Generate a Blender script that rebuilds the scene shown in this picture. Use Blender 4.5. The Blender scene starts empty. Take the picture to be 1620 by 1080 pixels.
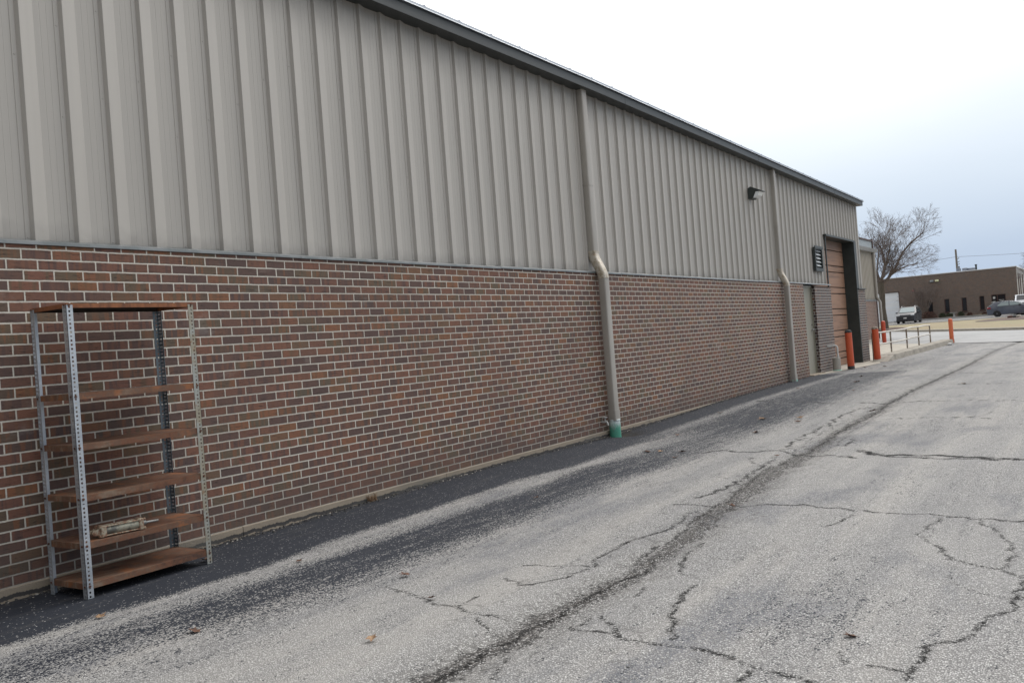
import bpy, bmesh, math, random
import numpy as np
from mathutils import Vector, Matrix
random.seed(7)
rng = np.random.default_rng(7)
SC = bpy.context.scene
COL = SC.collection
PI = math.pi

# ------------------------------------------------------------------ node helper
class NT:
    def __init__(s, name):
        s.m = bpy.data.materials.new(name); s.m.use_nodes = True
        s.t = s.m.node_tree; s.t.nodes.clear()
        s.out = s.t.nodes.new('ShaderNodeOutputMaterial')
    def n(s, typ, **kw):
        nd = s.t.nodes.new(typ)
        for k, v in kw.items():
            if k == 'ins':
                for i, val in v.items():
                    if hasattr(val, 'is_output') or isinstance(val, bpy.types.NodeSocket): s.t.links.new(val, nd.inputs[i])
                    else: nd.inputs[i].default_value = val
            else: setattr(nd, k, v)
        return nd
    def math(s, op, a, b=0.0, c=None, clamp=False):
        ins = {0: a, 1: b}
        if c is not None: ins[2] = c
        nd = s.n('ShaderNodeMath', operation=op, ins=ins); nd.use_clamp = clamp
        return nd.outputs[0]
    def mix(s, f, a, b, mode='MIX'):
        nd = s.n('ShaderNodeMix', data_type='RGBA', blend_type=mode)
        for sock, val in ((nd.inputs[0], f), (nd.inputs[6], a), (nd.inputs[7], b)):
            if isinstance(val, bpy.types.NodeSocket): s.t.links.new(val, sock)
            else: sock.default_value = val if not isinstance(val, tuple) or len(val) == 4 else (*val, 1)
        return nd.outputs[2]
    def pos(s): return s.n('ShaderNodeNewGeometry').outputs['Position']
    def vec(s, v, scale=(1, 1, 1), loc=(0, 0, 0)):
        return s.n('ShaderNodeMapping', ins={0: v, 1: loc, 3: scale}).outputs[0]
    def noise(s, v, scale, detail=4, rough=.55, out=0, dist=0.0):
        return s.n('ShaderNodeTexNoise', ins={'Vector': v, 'Scale': scale, 'Detail': detail, 'Roughness': rough, 'Distortion': dist}).outputs[out]
    def ramp(s, f, stops, interp='LINEAR'):
        nd = s.n('ShaderNodeValToRGB', ins={0: f}); cr = nd.color_ramp; cr.interpolation = interp
        while len(cr.elements) > 1: cr.elements.remove(cr.elements[-1])
        for i, (p, c) in enumerate(stops):
            e = cr.elements[0] if i == 0 else cr.elements.new(p)
            e.position = p; e.color = (c, c, c, 1) if not isinstance(c, tuple) else (*c[:3], 1)
        return nd.outputs[0]
    def sstep(s, v, a, b):
        nd = s.n('ShaderNodeMapRange', interpolation_type='SMOOTHSTEP', ins={0: v, 1: a, 2: b, 3: 0.0, 4: 1.0}); return nd.outputs[0]
    def sep(s, v): return s.n('ShaderNodeSeparateXYZ', ins={0: v}).outputs
    def comb(s, x=0.0, y=0.0, z=0.0): return s.n('ShaderNodeCombineXYZ', ins={0: x, 1: y, 2: z}).outputs[0]
    def done(s, color, rough=.8, metal=0.0, bump=None, bd=.01, bs=1.0, **kw):
        b = s.n('ShaderNodeBsdfPrincipled')
        for k, v in (('Base Color', color), ('Roughness', rough), ('Metallic', metal), *kw.items()):
            if isinstance(v, bpy.types.NodeSocket): s.t.links.new(v, b.inputs[k])
            else: b.inputs[k].default_value = v if not isinstance(v, tuple) or len(v) == 4 else (*v, 1)
        if bump is not None:
            bn = s.n('ShaderNodeBump', ins={'Height': bump, 'Distance': bd, 'Strength': bs}); s.t.links.new(bn.outputs[0], b.inputs['Normal'])
        s.t.links.new(b.outputs[0], s.out.inputs[0]); return s.m

def worn(name, c1, c2, scale=6., rough=.6, metal=0., rust=0., c3=(.16, .07, .03), streak=None, bump=.002, lo=.4, hi=.6):
    """two-tone weathered surface, optional rust patches"""
    t = NT(name); p = t.n('ShaderNodeTexCoord').outputs['Object']
    if streak: p = t.vec(p, streak)
    n1 = t.noise(p, scale, 6, .6); f = t.sstep(n1, lo, hi)
    c = t.mix(f, c1, c2)
    n2 = t.noise(p, scale * 5, 5, .65)
    c = t.mix(t.math('MULTIPLY', n2, .35), c, tuple(x * .55 for x in c1[:3]))
    if rust > 0:
        n3 = t.noise(t.vec(p, loc=(3, 7, 1)), scale * 2.3, 7, .7)
        c = t.mix(t.sstep(n3, .72 - rust * .4, .80 - rust * .35), c, c3)
    return t.done(c, rough, metal, n2, bump, .6)

M = {}
# ------------------------------------------------------------------ brick
def brick_mat(name, stops, mortar=(.60, .56, .485), ch=.0677, bl=.2032, z0=-.0248, mw=.0054, off=0.0, dirt=True):
    t = NT(name); p = t.pos(); x, y, z = t.sep(p)
    nx, ny, nz = t.sep(t.n('ShaderNodeNewGeometry').outputs['True Normal'])
    side = t.math('GREATER_THAN', t.math('ABSOLUTE', ny), .5)
    u = t.math('ADD', t.math('MULTIPLY', y, t.math('SUBTRACT', 1.0, side)), t.math('MULTIPLY', x, side))
    # slightly wandering joints
    wob = t.noise(p, 9., 3, .6); wob = t.math('MULTIPLY', t.math('SUBTRACT', wob, .5), .006)
    wob2 = t.noise(t.vec(p, loc=(5, 2, 9)), 60., 2, .6); wob2 = t.math('MULTIPLY', t.math('SUBTRACT', wob2, .5), .0035)
    zz = t.math('ADD', z, t.math('ADD', wob, wob2))
    v = t.math('DIVIDE', t.math('SUBTRACT', zz, z0), ch); row = t.math('FLOOR', v); fv = t.math('SUBTRACT', v, row)
    odd = t.math('MODULO', t.math('ABSOLUTE', row), 2.0)
    rj = t.n('ShaderNodeTexWhiteNoise', noise_dimensions='1D', ins={'W': row}).outputs[0]
    uu = t.math('ADD', t.math('DIVIDE', t.math('ADD', u, t.math('ADD', wob2, off)), bl), t.math('ADD', t.math('MULTIPLY', odd, .5), t.math('MULTIPLY', t.math('SUBTRACT', rj, .5), .07)))
    colm = t.math('FLOOR', uu); fu = t.math('SUBTRACT', uu, colm)
    du = t.math('MULTIPLY', t.math('MINIMUM', fu, t.math('SUBTRACT', 1.0, fu)), bl)
    dv = t.math('MULTIPLY', t.math('MINIMUM', fv, t.math('SUBTRACT', 1.0, fv)), ch)
    d = t.math('MINIMUM', du, dv)
    mask = t.sstep(d, mw * .75, mw * 1.25)          # 1 on the brick
    wn = t.n('ShaderNodeTexWhiteNoise', noise_dimensions='3D', ins={'Vector': t.comb(colm, row, side)})
    rv = wn.outputs[0]; r2, r3, _ = t.sep(wn.outputs[1])
    base = t.ramp(rv, stops, 'LINEAR')
    # flashed vertical bands inside a brick
    bandv = t.comb(t.math('ADD', t.math('MULTIPLY', u, 26.), t.math('MULTIPLY', r3, 40.)), t.math('MULTIPLY', row, 7.3), t.math('MULTIPLY', z, 3.))
    band = t.noise(bandv, 1.0, 2, .5)
    other = t.ramp(r2, [(0, stops[0][1]), (.4, stops[len(stops) // 2][1]), (.75, (.29, .115, .050)), (1, (.135, .10, .06))])
    c = t.mix(t.math('MULTIPLY', t.sstep(band, .46, .62), .75), base, other)
    fine = t.noise(t.comb(t.math('MULTIPLY', u, 40.), t.math('MULTIPLY', z, 160.), row), 1.0, 4, .7)
    c = t.mix(t.math('MULTIPLY', t.math('SUBTRACT', 1.0, fine), .62), c, (.034, .022, .020))
    lines = t.noise(t.comb(t.math('ADD', t.math('MULTIPLY', u, 9.), t.math('MULTIPLY', r2, 30.)), t.math('MULTIPLY', z, 75.), row), 1.0, 5, .7, dist=.8)
    c = t.mix(t.math('MULTIPLY', t.sstep(lines, .56, .66), .55), c, (.030, .021, .019))
    chip = t.noise(t.vec(p, loc=(1, 5, 2)), 42., 4, .7); c = t.mix(t.math('MULTIPLY', t.sstep(chip, .66, .74), .30), c, (.42, .36, .30))
    big = t.noise(p, .9, 3, .5); c = t.mix(t.math('MULTIPLY', t.sstep(t.noise(t.vec(p, loc=(3, 1, 8)), 1.3, 5, .6), .45, .68), .22), c, (.075, .055, .048))
    mort = t.mix(t.noise(p, 35., 4, .7), tuple(q * .68 for q in mortar), tuple(min(1, q * 1.14) for q in mortar))
    mort = t.mix(t.math('MULTIPLY', t.sstep(big, .4, .7), .35), mort, (.26, .23, .19))
    c = t.mix(mask, mort, c)
    if dirt:   # damp, darker brick near the ground with a trace of white bloom
        dn = t.noise(t.vec(p, (1, 1, .5)), 2.5, 4, .6)
        low = t.math('SUBTRACT', 1.0, t.sstep(t.math('ADD', z, t.math('MULTIPLY', dn, -.35)), -.16, .16))
        c = t.mix(t.math('MULTIPLY', low, .42), c, (.085, .062, .052))
        bl_ = t.math('MULTIPLY', t.sstep(t.noise(t.vec(p, (1, .7, 2.), (4, 4, 4)), 1.7, 6, .7), .60, .72), .16)
        c = t.mix(bl_, c, (.45, .42, .38))
    h = t.math('ADD', mask, t.math('SUBTRACT', t.math('MULTIPLY', fine, .35), t.math('MULTIPLY', t.sstep(lines, .56, .66), .3)))
    return t.done(c, .88, 0., h, .006, .9)

STOPS = [(0, (.115, .070, .060)), (.14, (.165, .090, .066)), (.28, (.230, .100, .066)), (.42, (.198, .098, .064)), (.55, (.250, .108, .066)),
         (.66, (.105, .068, .062)), (.76, (.160, .110, .066)), (.84, (.130, .106, .072)), (.92, (.300, .122, .054)), (1, (.225, .100, .070))]
M['brick'] = brick_mat('brown brick wall', STOPS)
M['brick_dark'] = brick_mat('purple grey brick', [(0, (.05, .035, .036)), (.3, (.075, .045, .042)), (.6, (.06, .045, .045)), (.8, (.095, .05, .042)), (1, (.12, .06, .045))], (.50, .485, .45), mw=.0056, bl=.1016, dirt=False)
M['brick_far'] = brick_mat('dark brown brick', [(0, (.13, .102, .09)), (.5, (.18, .138, .118)), (1, (.23, .168, .138))], (.32, .285, .25), z0=.4, mw=.006, dirt=False)
M['brick_pink'] = brick_mat('pinkish brick', [(0, (.18, .10, .075)), (.5, (.25, .14, .10)), (1, (.20, .12, .09))], (.42, .38, .33), dirt=False)

# ------------------------------------------------------------------ metals and plain paints
def siding_mat(name, c, far=(.5, .5, .5)):
    t = NT(name); p = t.pos(); x, y, z = t.sep(p)
    st = t.noise(t.vec(p, (1, 9, .35)), 1.6, 5, .6)
    pan = t.n('ShaderNodeTexWhiteNoise', noise_dimensions='1D', ins={'W': t.math('FLOOR', t.math('DIVIDE', y, .9144))}).outputs[0]
    col = t.mix(st, tuple(q * .90 for q in c), tuple(q * 1.07 for q in c))
    col = t.mix(t.math('MULTIPLY', pan, .12), col, tuple(q * .85 for q in c))
    # dirt washed down below the eave and a light film above the ledge
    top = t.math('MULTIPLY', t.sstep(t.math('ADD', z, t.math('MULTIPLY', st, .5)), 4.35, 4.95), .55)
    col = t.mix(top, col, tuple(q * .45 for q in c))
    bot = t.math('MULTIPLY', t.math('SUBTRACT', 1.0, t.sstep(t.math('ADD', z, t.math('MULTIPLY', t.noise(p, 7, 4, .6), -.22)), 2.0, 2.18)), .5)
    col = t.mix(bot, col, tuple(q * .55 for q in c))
    spots = t.sstep(t.noise(p, 22., 5, .75), .70, .76)
    col = t.mix(t.math('MULTIPLY', spots, .25), col, (.18, .15, .12))
    oil = t.noise(t.vec(p, (1, .8, .5)), 2.2, 2, .5)
    return t.done(col, t.ramp(st, [(0, .38), (1, .52)]), 0., oil, .004, .25, **{'Specular IOR Level': .45})
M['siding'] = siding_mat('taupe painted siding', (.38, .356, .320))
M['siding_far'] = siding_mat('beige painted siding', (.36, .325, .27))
M['spout'] = worn('taupe downspout paint', (.33, .305, .268), (.39, .362, .32), 3., .42, 0, .12, (.12, .08, .05), (1, 1, .3))
M['elbow'] = worn('chalky peeling elbow paint', (.50, .45, .37), (.33, .27, .19), 16., .5, .2, .35, (.22, .11, .05), lo=.5, hi=.62)
M['gutter'] = worn('dark grey green gutter', (.036, .040, .039), (.045, .049, .047), 2., .45, 0, 0, streak=(1, .2, 1))
M['flash'] = worn('grey metal flashing', (.15, .165, .165), (.21, .22, .22), 4., .38, .3, .05)
M['roof_edge'] = worn('galvanised roof sheet', (.24, .27, .31), (.30, .33, .37), 3., .40, .45)
M['black_paint'] = worn('black green painted steel', (.026, .033, .031), (.036, .044, .041), 3., .5)
M['door_paint'] = worn('khaki painted door', (.27, .26, .205), (.31, .295, .24), 2.2, .5, 0, .12, (.10, .09, .07), (1, 1, .35))
M['galv'] = worn('galvanised slotted angle', (.44, .47, .50), (.54, .565, .585), 9., .42, .6, .16, (.17, .08, .04))
M['galv_dark'] = worn('dull dark slotted angle', (.13, .16, .18), (.20, .235, .26), 9., .5, .5, .2, (.12, .06, .03))
M['galv_rust'] = worn('rust stained slotted angle', (.36, .37, .34), (.33, .29, .21), 7., .5, .4, .35, (.26, .12, .045))
M['bolt'] = worn('rusty bolt', (.10, .045, .03), (.16, .07, .04), 40., .7, .3)
M['chrome'] = worn('bright metal', (.6, .6, .6), (.5, .5, .5), 20., .25, .9)
M['orange'] = worn('orange red bollard paint', (.62, .105, .035), (.55, .085, .03), 3., .5, 0, .22, (.16, .035, .02), (1, 1, .4))
M['orange_fade'] = worn('sun faded orange paint', (.66, .17, .07), (.56, .10, .04), 4., .55, 0, .25, (.13, .04, .03), (1, 1, .5))
M['red_paint'] = worn('red bollard paint', (.58, .085, .035), (.50, .075, .035), 3., .5, 0, .1)
M['tar'] = worn('black bollard cap', (.03, .028, .027), (.055, .05, .05), 12., .8)
M['rail'] = worn('white rail paint over rust', (.60, .57, .51), (.48, .44, .38), 9., .55, 0, .40, (.17, .085, .045))
M['rail_post'] = worn('rusty grey rail post', (.20, .155, .115), (.34, .31, .26), 7., .7, 0, .5, (.12, .055, .03))
M['pvc_old'] = worn('faded green drain pipe', (.55, .62, .60), (.17, .42, .31), 11., .45, 0, .1, (.65, .68, .68), lo=.35, hi=.55)
t = NT('green drain pipe with white paint drips'); p = t.pos(); x, y, z = t.sep(p)
n1 = t.noise(t.vec(p, (1, 1, .5)), 22., 5, .7); f = t.sstep(t.math('ADD', z, t.math('MULTIPLY', t.math('SUBTRACT', n1, .5), .16)), -.02, .12)
c = t.mix(f, (.075, .30, .21), (.60, .66, .65)); c = t.mix(t.math('MULTIPLY', t.sstep(n1, .58, .66), .6), c, (.12, .12, .10))
M['pvc'] = t.done(c, .45)
M['pvc_pale'] = worn('pale green pipe foot', (.30, .55, .46), (.45, .62, .55), 8., .5)
M['white_pipe'] = worn('white painted pipe', (.62, .62, .60), (.42, .42, .40), 12., .5, 0, .15, (.2, .12, .07))
M['glass_lamp'] = NT('lamp glass').done((.75, .78, .78), .2, 0., **{'Specular IOR Level': .8})
M['white_louver'] = worn('white louver', (.34, .38, .40), (.27, .30, .32), 6., .5)
M['white_door'] = worn('white sectional door', (.88, .90, .92), (.82, .85, .88), .8, .5)
M['wood_pole'] = worn('grey wood pole', (.19, .17, .15), (.27, .25, .23), 3., .9, streak=(4, 4, .4))
M['hvac'] = worn('grey rooftop unit', (.34, .37, .42), (.22, .24, .28), 2., .5, .2)
M['dark_glass'] = NT('dark window glass').done((.016, .017, .02), .12, 0., **{'Specular IOR Level': .5})
M['frame_brown'] = worn('brown window frame', (.055, .026, .02), (.075, .035, .028), 3., .6)
M['white_mark'] = worn('white marking', (.62, .62, .60), (.5, .5, .5), 5., .7)
M['yellow_lamp'] = worn('pale yellow lamp lens', (.85, .88, .55), (.75, .75, .5), 5., .4)
M['red_box'] = worn('small red box', (.35, .05, .06), (.3, .06, .06), 5., .5)

# rusty shelf steel
t = NT('rusty brown shelf'); p = t.n('ShaderNodeTexCoord').outputs['Object']
pw = t.pos(); px_, py_, pz_ = t.sep(pw)
a = t.noise(p, 5., 7, .65); b = t.noise(t.vec(p, (3, .5, 1), (3, 1, 2)), 9., 6, .7); c0 = t.noise(p, 70., 4, .7)
c = t.ramp(a, [(.36, (.085, .045, .030)), (.45, (.19, .080, .040)), (.53, (.15, .088, .058)), (.62, (.30, .118, .046))])
pale = t.math('MULTIPLY', t.sstep(b, .46, .66), t.math('SUBTRACT', 1.0, t.sstep(py_, .15, .62)))
c = t.mix(t.math('MULTIPLY', pale, .75), c, (.27, .205, .145))
c = t.mix(t.math('MULTIPLY', c0, .45), c, (.05, .022, .015))
M['rust_shelf'] = t.done(c, .78, .15, c0, .0015, .8)
t = NT('orange rust shelf lip'); p = t.n('ShaderNodeTexCoord').outputs['Object']
a = t.noise(t.vec(p, (1, 2.5, 1)), 6., 6, .7); c0 = t.noise(p, 60., 4, .7)
c = t.ramp(a, [(.35, (.11, .045, .025)), (.5, (.25, .09, .033)), (.65, (.33, .125, .045))]); c = t.mix(t.math('MULTIPLY', c0, .4), c, (.07, .03, .02))
M['rust_orange'] = t.done(c, .75, .1, c0, .0012, .8)

M['rust_shade'] = worn('shelf underside painted in shade', (.035, .025, .02), (.05, .032, .025), 6., .85)  # shade beneath the top shelf put into the colour of its sheet and back lip
# tan sectional door, warm brown with dark grime; shade under the header painted into its top
t = NT('brown overhead door paint'); p = t.pos(); x, y, z = t.sep(p)
n1 = t.noise(t.vec(p, (1, .6, 2.2)), 2.4, 5, .6); n2 = t.noise(t.vec(p, (1, .5, 14.)), 1.4, 4, .6)
c = t.mix(n1, (.27, .150, .095), (.34, .20, .130)); c = t.mix(t.math('MULTIPLY', t.sstep(n2, .46, .72), .6), c, (.11, .07, .05))
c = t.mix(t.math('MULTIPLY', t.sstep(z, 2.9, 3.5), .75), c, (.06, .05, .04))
M['oh_door'] = t.done(c, .6, 0., n1, .002, .4)

# ------------------------------------------------------------------ concrete
def conc(name, c, c2, dark=(.10, .09, .08), stain=.5, scale=2.):
    t = NT(name); p = t.pos()
    a = t.noise(p, scale, 6, .65); b = t.noise(p, 60., 4, .7); e = t.noise(t.vec(p, (1, .4, 1), (8, 3, 1)), scale * 1.6, 7, .7)
    col = t.mix(t.sstep(a, .35, .65), c, c2); col = t.mix(t.math('MULTIPLY', t.sstep(e, .52, .70), stain), col, dark)
    col = t.mix(t.math('MULTIPLY', b, .35), col, tuple(q * .5 for q in c))
    return t.done(col, .9, 0., t.math('ADD', b, t.math('MULTIPLY', a, 2.)), .006, .6)
M['conc'] = conc('weathered concrete', (.36, .33, .28), (.46, .42, .35))
M['conc_curb'] = conc('stained kerb concrete', (.25, .225, .185), (.34, .31, .26), (.10, .085, .07), .75, 3.)
M['conc_light'] = conc('pale street concrete', (.29, .29, .285), (.35, .35, .345), (.14, .14, .14), .5, .5)
# footing with tar line
t = NT('tarred footing concrete'); p = t.pos(); x, y, z = t.sep(p)
a = t.noise(p, 3., 6, .65); b = t.noise(p, 70., 4, .7)
col = t.mix(a, (.235, .195, .145), (.34, .285, .215)); col = t.mix(t.math('MULTIPLY', b, .4), col, (.17, .14, .11))
jt = t.noise(t.vec(p, (1, 1, .2)), 7., 6, .75); jz = t.math('ADD', z, t.math('MULTIPLY', t.math('SUBTRACT', jt, .5), .07))
tar = t.math('MULTIPLY', t.sstep(jz, -.100, -.094), t.math('SUBTRACT', 1.0, t.sstep(jz, -.072, -.066)))
col = t.mix(t.math('MULTIPLY', tar, .9), col, (.022, .023, .027))
jt2 = t.sstep(t.noise(t.vec(p, (1, .35, 1), (2, 2, 2)), 2., 3, .6), .52, .64)
col = t.mix(t.math('MULTIPLY', jt2, .5), col, (.12, .115, .10))
M['footing'] = t.done(col, .9, 0., t.math('ADD', b, a), .008, .7)

# ------------------------------------------------------------------ asphalt
def asphalt_mat(name, detailed=True, tint=1.0):
    t = NT(name); p = t.pos(); x, y, z = t.sep(p)
    pw = t.n('ShaderNodeVectorMath', operation='ADD', ins={0: p, 1: t.vec(t.noise(p, 90., 2, .5, out=1), (.006, .006, 0))}).outputs[0]
    vor = t.n('ShaderNodeTexVoronoi', feature='F1', ins={'Vector': pw, 'Scale': 125., 'Randomness': 1.0})
    rnd, rnd2, _ = t.sep(vor.outputs['Color']); dist = vor.outputs['Distance']
    vor2 = t.n('ShaderNodeTexVoronoi', feature='F1', ins={'Vector': pw, 'Scale': 330.})
    rb, _, _ = t.sep(vor2.outputs['Color'])
    stone = t.ramp(rnd, [(0, (.27, .265, .25)), (.3, (.375, .367, .347)), (.6, (.46, .45, .425)), (.85, (.56, .55, .52)), (1, (.70, .69, .66))])
    gap = t.sstep(dist, .36, .62)
    col = t.mix(gap, stone, (.185, .18, .172))
    col = t.mix(t.math('MULTIPLY', t.sstep(rb, .68, .86), .38), col, (.12, .12, .12))
    big = t.noise(t.vec(p, (1, .55, 1)), .55, 5, .6); med = t.noise(t.vec(p, (1.6, .5, 1), (3, 3, 0)), 2.2, 5, .6)
    col = t.mix(t.math('MULTIPLY', t.sstep(big, .42, .62), .24), col, (.42, .405, .37))
    # tan dusty wheel streaks running along the lane
    stk = t.noise(t.vec(p, (2.6, .16, 1), (1, 0, 0)), 1.0, 4, .6)
    col = t.mix(t.math('MULTIPLY', t.sstep(stk, .5, .64), .24), col, (.45, .425, .38))
    col = t.mix(t.math('MULTIPLY', t.sstep(stk, .50, .34), .22), col, (.13, .135, .145))
    # thin leftover sealer film: bluish dark blotches
    film = t.noise(t.vec(p, (1.3, .55, 1), (14.2, 3.1, 0)), .9, 6, .62)
    filmf = t.sstep(film, .53, .66)
    poke = t.sstep(rnd2, .50, .74)
    col = t.mix(t.math('MULTIPLY', filmf, t.math('SUBTRACT', .62, t.math('MULTIPLY', poke, .55))), col, (.12, .127, .145))
    h = t.math('ADD', t.math('MULTIPLY', gap, -1.0), t.math('MULTIPLY', rnd, .6))
    rough = .86
    if detailed:
        A = lambda nm: t.n('ShaderNodeAttribute', attribute_name=nm).outputs['Fac']
        # sealer: w>0 keeps the black coat, broken up by streaky noise and by stones poking through
        seal = A('seal')
        s1 = t.noise(t.vec(p, (6., .9, 1), (0, 2, 0)), 2.0, 7, .78); s2 = t.noise(t.vec(p, (1.5, .6, 1)), 14., 6, .8)
        w = t.math('ADD', seal, t.math('ADD', t.math('MULTIPLY', t.math('SUBTRACT', s1, .5), 2.6), t.math('MULTIPLY', t.math('SUBTRACT', s2, .5), 1.5)))
        sp = t.math('ADD', w, t.math('MULTIPLY', t.math('SUBTRACT', .42, rnd2), 1.7))
        cover = t.sstep(sp, -.06, .10)
        big2 = t.noise(p, 1.3, 4, .6)
        sc = t.mix(big2, (.017, .020, .027), (.030, .034, .043)); sc = t.mix(t.math('MULTIPLY', t.sstep(t.noise(t.vec(p, (5, .5, 1)), 3., 4, .7), .55, .7), .22), sc, (.12, .115, .105))
        cover = t.math('MULTIPLY', cover, t.math('SUBTRACT', 1.0, t.math('MULTIPLY', t.sstep(rnd, .965, .98), .7)))
        col = t.mix(cover, col, sc)
        h = t.math('MULTIPLY', h, t.math('SUBTRACT', 1.0, t.math('MULTIPLY', cover, .8)))
        # cracks
        cr = A('crack'); jn = t.noise(p, 60., 5, .8); jn2 = t.noise(p, 7., 3, .6)
        jh = t.noise(t.vec(p, (1, 1, 1), (2, 7, 0)), 240., 3, .8); cd = t.math('ADD', cr, t.math('ADD', t.math('MULTIPLY', t.math('SUBTRACT', jn, .50), .060), t.math('ADD', t.math('MULTIPLY', t.math('SUBTRACT', jh, .5), .085), t.math('ADD', t.math('MULTIPLY', t.math('SUBTRACT', jn2, .52), .035), t.math('MULTIPLY', t.math('SUBTRACT', rnd, .5), .016)))))
        ck = t.math('SUBTRACT', 1.0, t.sstep(cd, -.002, .0015))
        brk = t.sstep(t.noise(t.vec(p, loc=(4, 4, 4)), 9., 4, .75), .40, .47); ck = t.math('MULTIPLY', ck, brk)
        halo = t.math('MULTIPLY', t.math('MULTIPLY', t.math('SUBTRACT', 1.0, t.sstep(t.math('ADD', cr, t.math('MULTIPLY', jn, .07)), .0, .035)), t.sstep(rnd, .8, .35)), .40)
        col = t.mix(halo, col, (.15, .14, .125))
        # main seam: ravelled edges and dirt filled trough
        g = A('gutter'); gn = t.noise(t.vec(p, (2, .8, 1)), 5., 6, .7); gn3 = t.noise(p, 30., 5, .75)
        gd = t.math('ADD', g, t.math('ADD', t.math('MULTIPLY', t.math('SUBTRACT', gn, .5), .22), t.math('MULTIPLY', t.math('SUBTRACT', gn3, .5), .30)))
        wide = t.math('MULTIPLY', t.math('MULTIPLY', t.math('SUBTRACT', 1.0, t.sstep(gd, .03, .22)), t.sstep(rnd, .75, .35)), .55)
        col = t.mix(wide, col, (.115, .11, .10))
        gcol = t.mix(t.sstep(t.math('ADD', gn3, t.math('MULTIPLY', t.math('SUBTRACT', rnd, .5), .3)), .35, .68), (.026, .025, .025), (.135, .122, .108))
        core = t.math('MULTIPLY', t.math('MULTIPLY', t.math('SUBTRACT', 1.0, t.sstep(gd, -.006, .022)), t.sstep(rnd, .98, .62)), t.sstep(t.noise(t.vec(p, (1, .5, 1), (6, 6, 0)), 2.2, 3, .5), .22, .40))
        col = t.mix(t.math('MULTIPLY', core, .88), col, gcol)
        # network of fine craze cracks on both sides of the seam
        vc = t.n('ShaderNodeTexVoronoi', feature='DISTANCE_TO_EDGE', ins={'Vector': t.n('ShaderNodeVectorMath', operation='ADD', ins={0: t.vec(p, (1, .8, 1)), 1: t.vec(t.noise(p, 6., 4, .6, out=1), (.16, .16, 0))}).outputs[0], 'Scale': 3.6}).outputs[0]
        near = t.math('SUBTRACT', 1.0, t.sstep(t.math('ADD', g, t.math('MULTIPLY', big, .6)), .62, 1.15))
        craze = t.math('MULTIPLY', t.math('SUBTRACT', 1.0, t.sstep(t.math('ADD', vc, t.math('MULTIPLY', t.math('SUBTRACT', jn, .5), .03)), .008, .03)), t.math('MULTIPLY', near, t.sstep(jn2, .47, .57)))
        col = t.mix(t.math('MULTIPLY', craze, .40), col, (.06, .057, .052))
        col = t.mix(ck, col, (.014, .013, .012))
        h = t.math('SUBTRACT', t.math('SUBTRACT', h, t.math('MULTIPLY', ck, 4.)), t.math('MULTIPLY', core, .8))
        # darker patch by the first downspout foot, faint dark strip along the wall
        dm = t.math('MULTIPLY', A('foot_dark'), t.sstep(t.noise(p, 12., 5, .7), .30, .55)); col = t.mix(dm, col, (.025, .022, .018))
        rough = t.mix(cover, (.92, .92, .92), (.80, .80, .80))
    if tint != 1.0: col = t.mix(1.0, col, (tint, tint, tint * 1.02), 'MULTIPLY')
    return t.done(col, rough, 0., h, .0035, .8, **{'Specular IOR Level': .22})
M['asphalt'] = asphalt_mat('worn asphalt', True, .96)
M['asphalt_far'] = asphalt_mat('far asphalt', False, .62)

def ground_mat(name, cols, scale, bump=.03):
    t = NT(name); p = t.pos(); a = t.noise(p, scale, 6, .65); b = t.noise(p, scale * 14, 5, .7); e = t.noise(t.vec(p, loc=(9, 9, 9)), scale * .2, 3, .6)
    c = t.mix(t.sstep(a, .35, .65), cols[0], cols[1]); c = t.mix(t.math('MULTIPLY', b, .5), c, cols[2]); c = t.mix(t.math('MULTIPLY', t.sstep(e, .5, .65), .4), c, cols[3])
    return t.done(c, .95, 0., b, bump, .8)
M['grass'] = ground_mat('dry winter lawn', [(.29, .23, .135), (.245, .205, .12), (.17, .14, .085), (.20, .21, .10)], 1.2)
M['earth'] = ground_mat('bare earth', [(.16, .12, .08), (.20, .17, .10), (.09, .07, .05), (.14, .15, .07)], .6)
M['mulch'] = ground_mat('brown mulch', [(.085, .055, .042), (.13, .09, .07), (.05, .03, .025), (.11, .075, .06)], 5.)
M['bark'] = worn('grey brown bark', (.085, .072, .055), (.125, .105, .082), 5., .95, 0, 0, streak=(3, 3, .5), bump=.01)
M['twig'] = worn('brown grey twigs', (.15, .12, .105), (.20, .165, .15), 3., .95)
M['shrub'] = worn('reddish brown twiggy shrub', (.10, .045, .035), (.07, .04, .03), 9., .95)
M['evergreen'] = worn('dark evergreen leaves', (.030, .042, .020), (.05, .06, .03), 9., .9)
M['leaf'] = worn('dead leaf brown', (.15, .075, .045), (.085, .045, .03), 30., .85)
M['leaf_tan'] = worn('dead leaf tan', (.36, .24, .14), (.24, .14, .08), 30., .85)
M['chip_dark'] = worn('dark tar crumbs', (.03, .03, .032), (.07, .065, .06), 30., .9)
M['chip_pale'] = worn('pale stone crumbs', (.46, .43, .38), (.33, .29, .24), 30., .9)
M['cyl_metal'] = worn('dirty cream cylinder paint', (.33, .32, .25), (.10, .10, .09), 15., .5, .35, .3, (.15, .065, .035), lo=.48, hi=.62)
M['dull_steel'] = worn('dull steel rod', (.20, .20, .19), (.30, .30, .29), 20., .5, .6)
M['cyl_rust'] = worn('rusty cream casting', (.40, .36, .27), (.22, .10, .055), 30., .65, .2, .45, (.16, .06, .03))
M['tyre'] = worn('tyre rubber', (.02, .02, .02), (.03, .03, .03), 10., .9)
M['rim'] = worn('alloy rim', (.42, .43, .45), (.34, .35, .37), 10., .35, .7)
M['car_dark'] = NT('dark grey car paint').done((.020, .021, .025), .5, .0, **{'Coat Weight': .08})
M['car_grey'] = NT('slate grey car paint').done((.085, .092, .115), .25, .35, **{'Coat Weight': .7})
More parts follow.
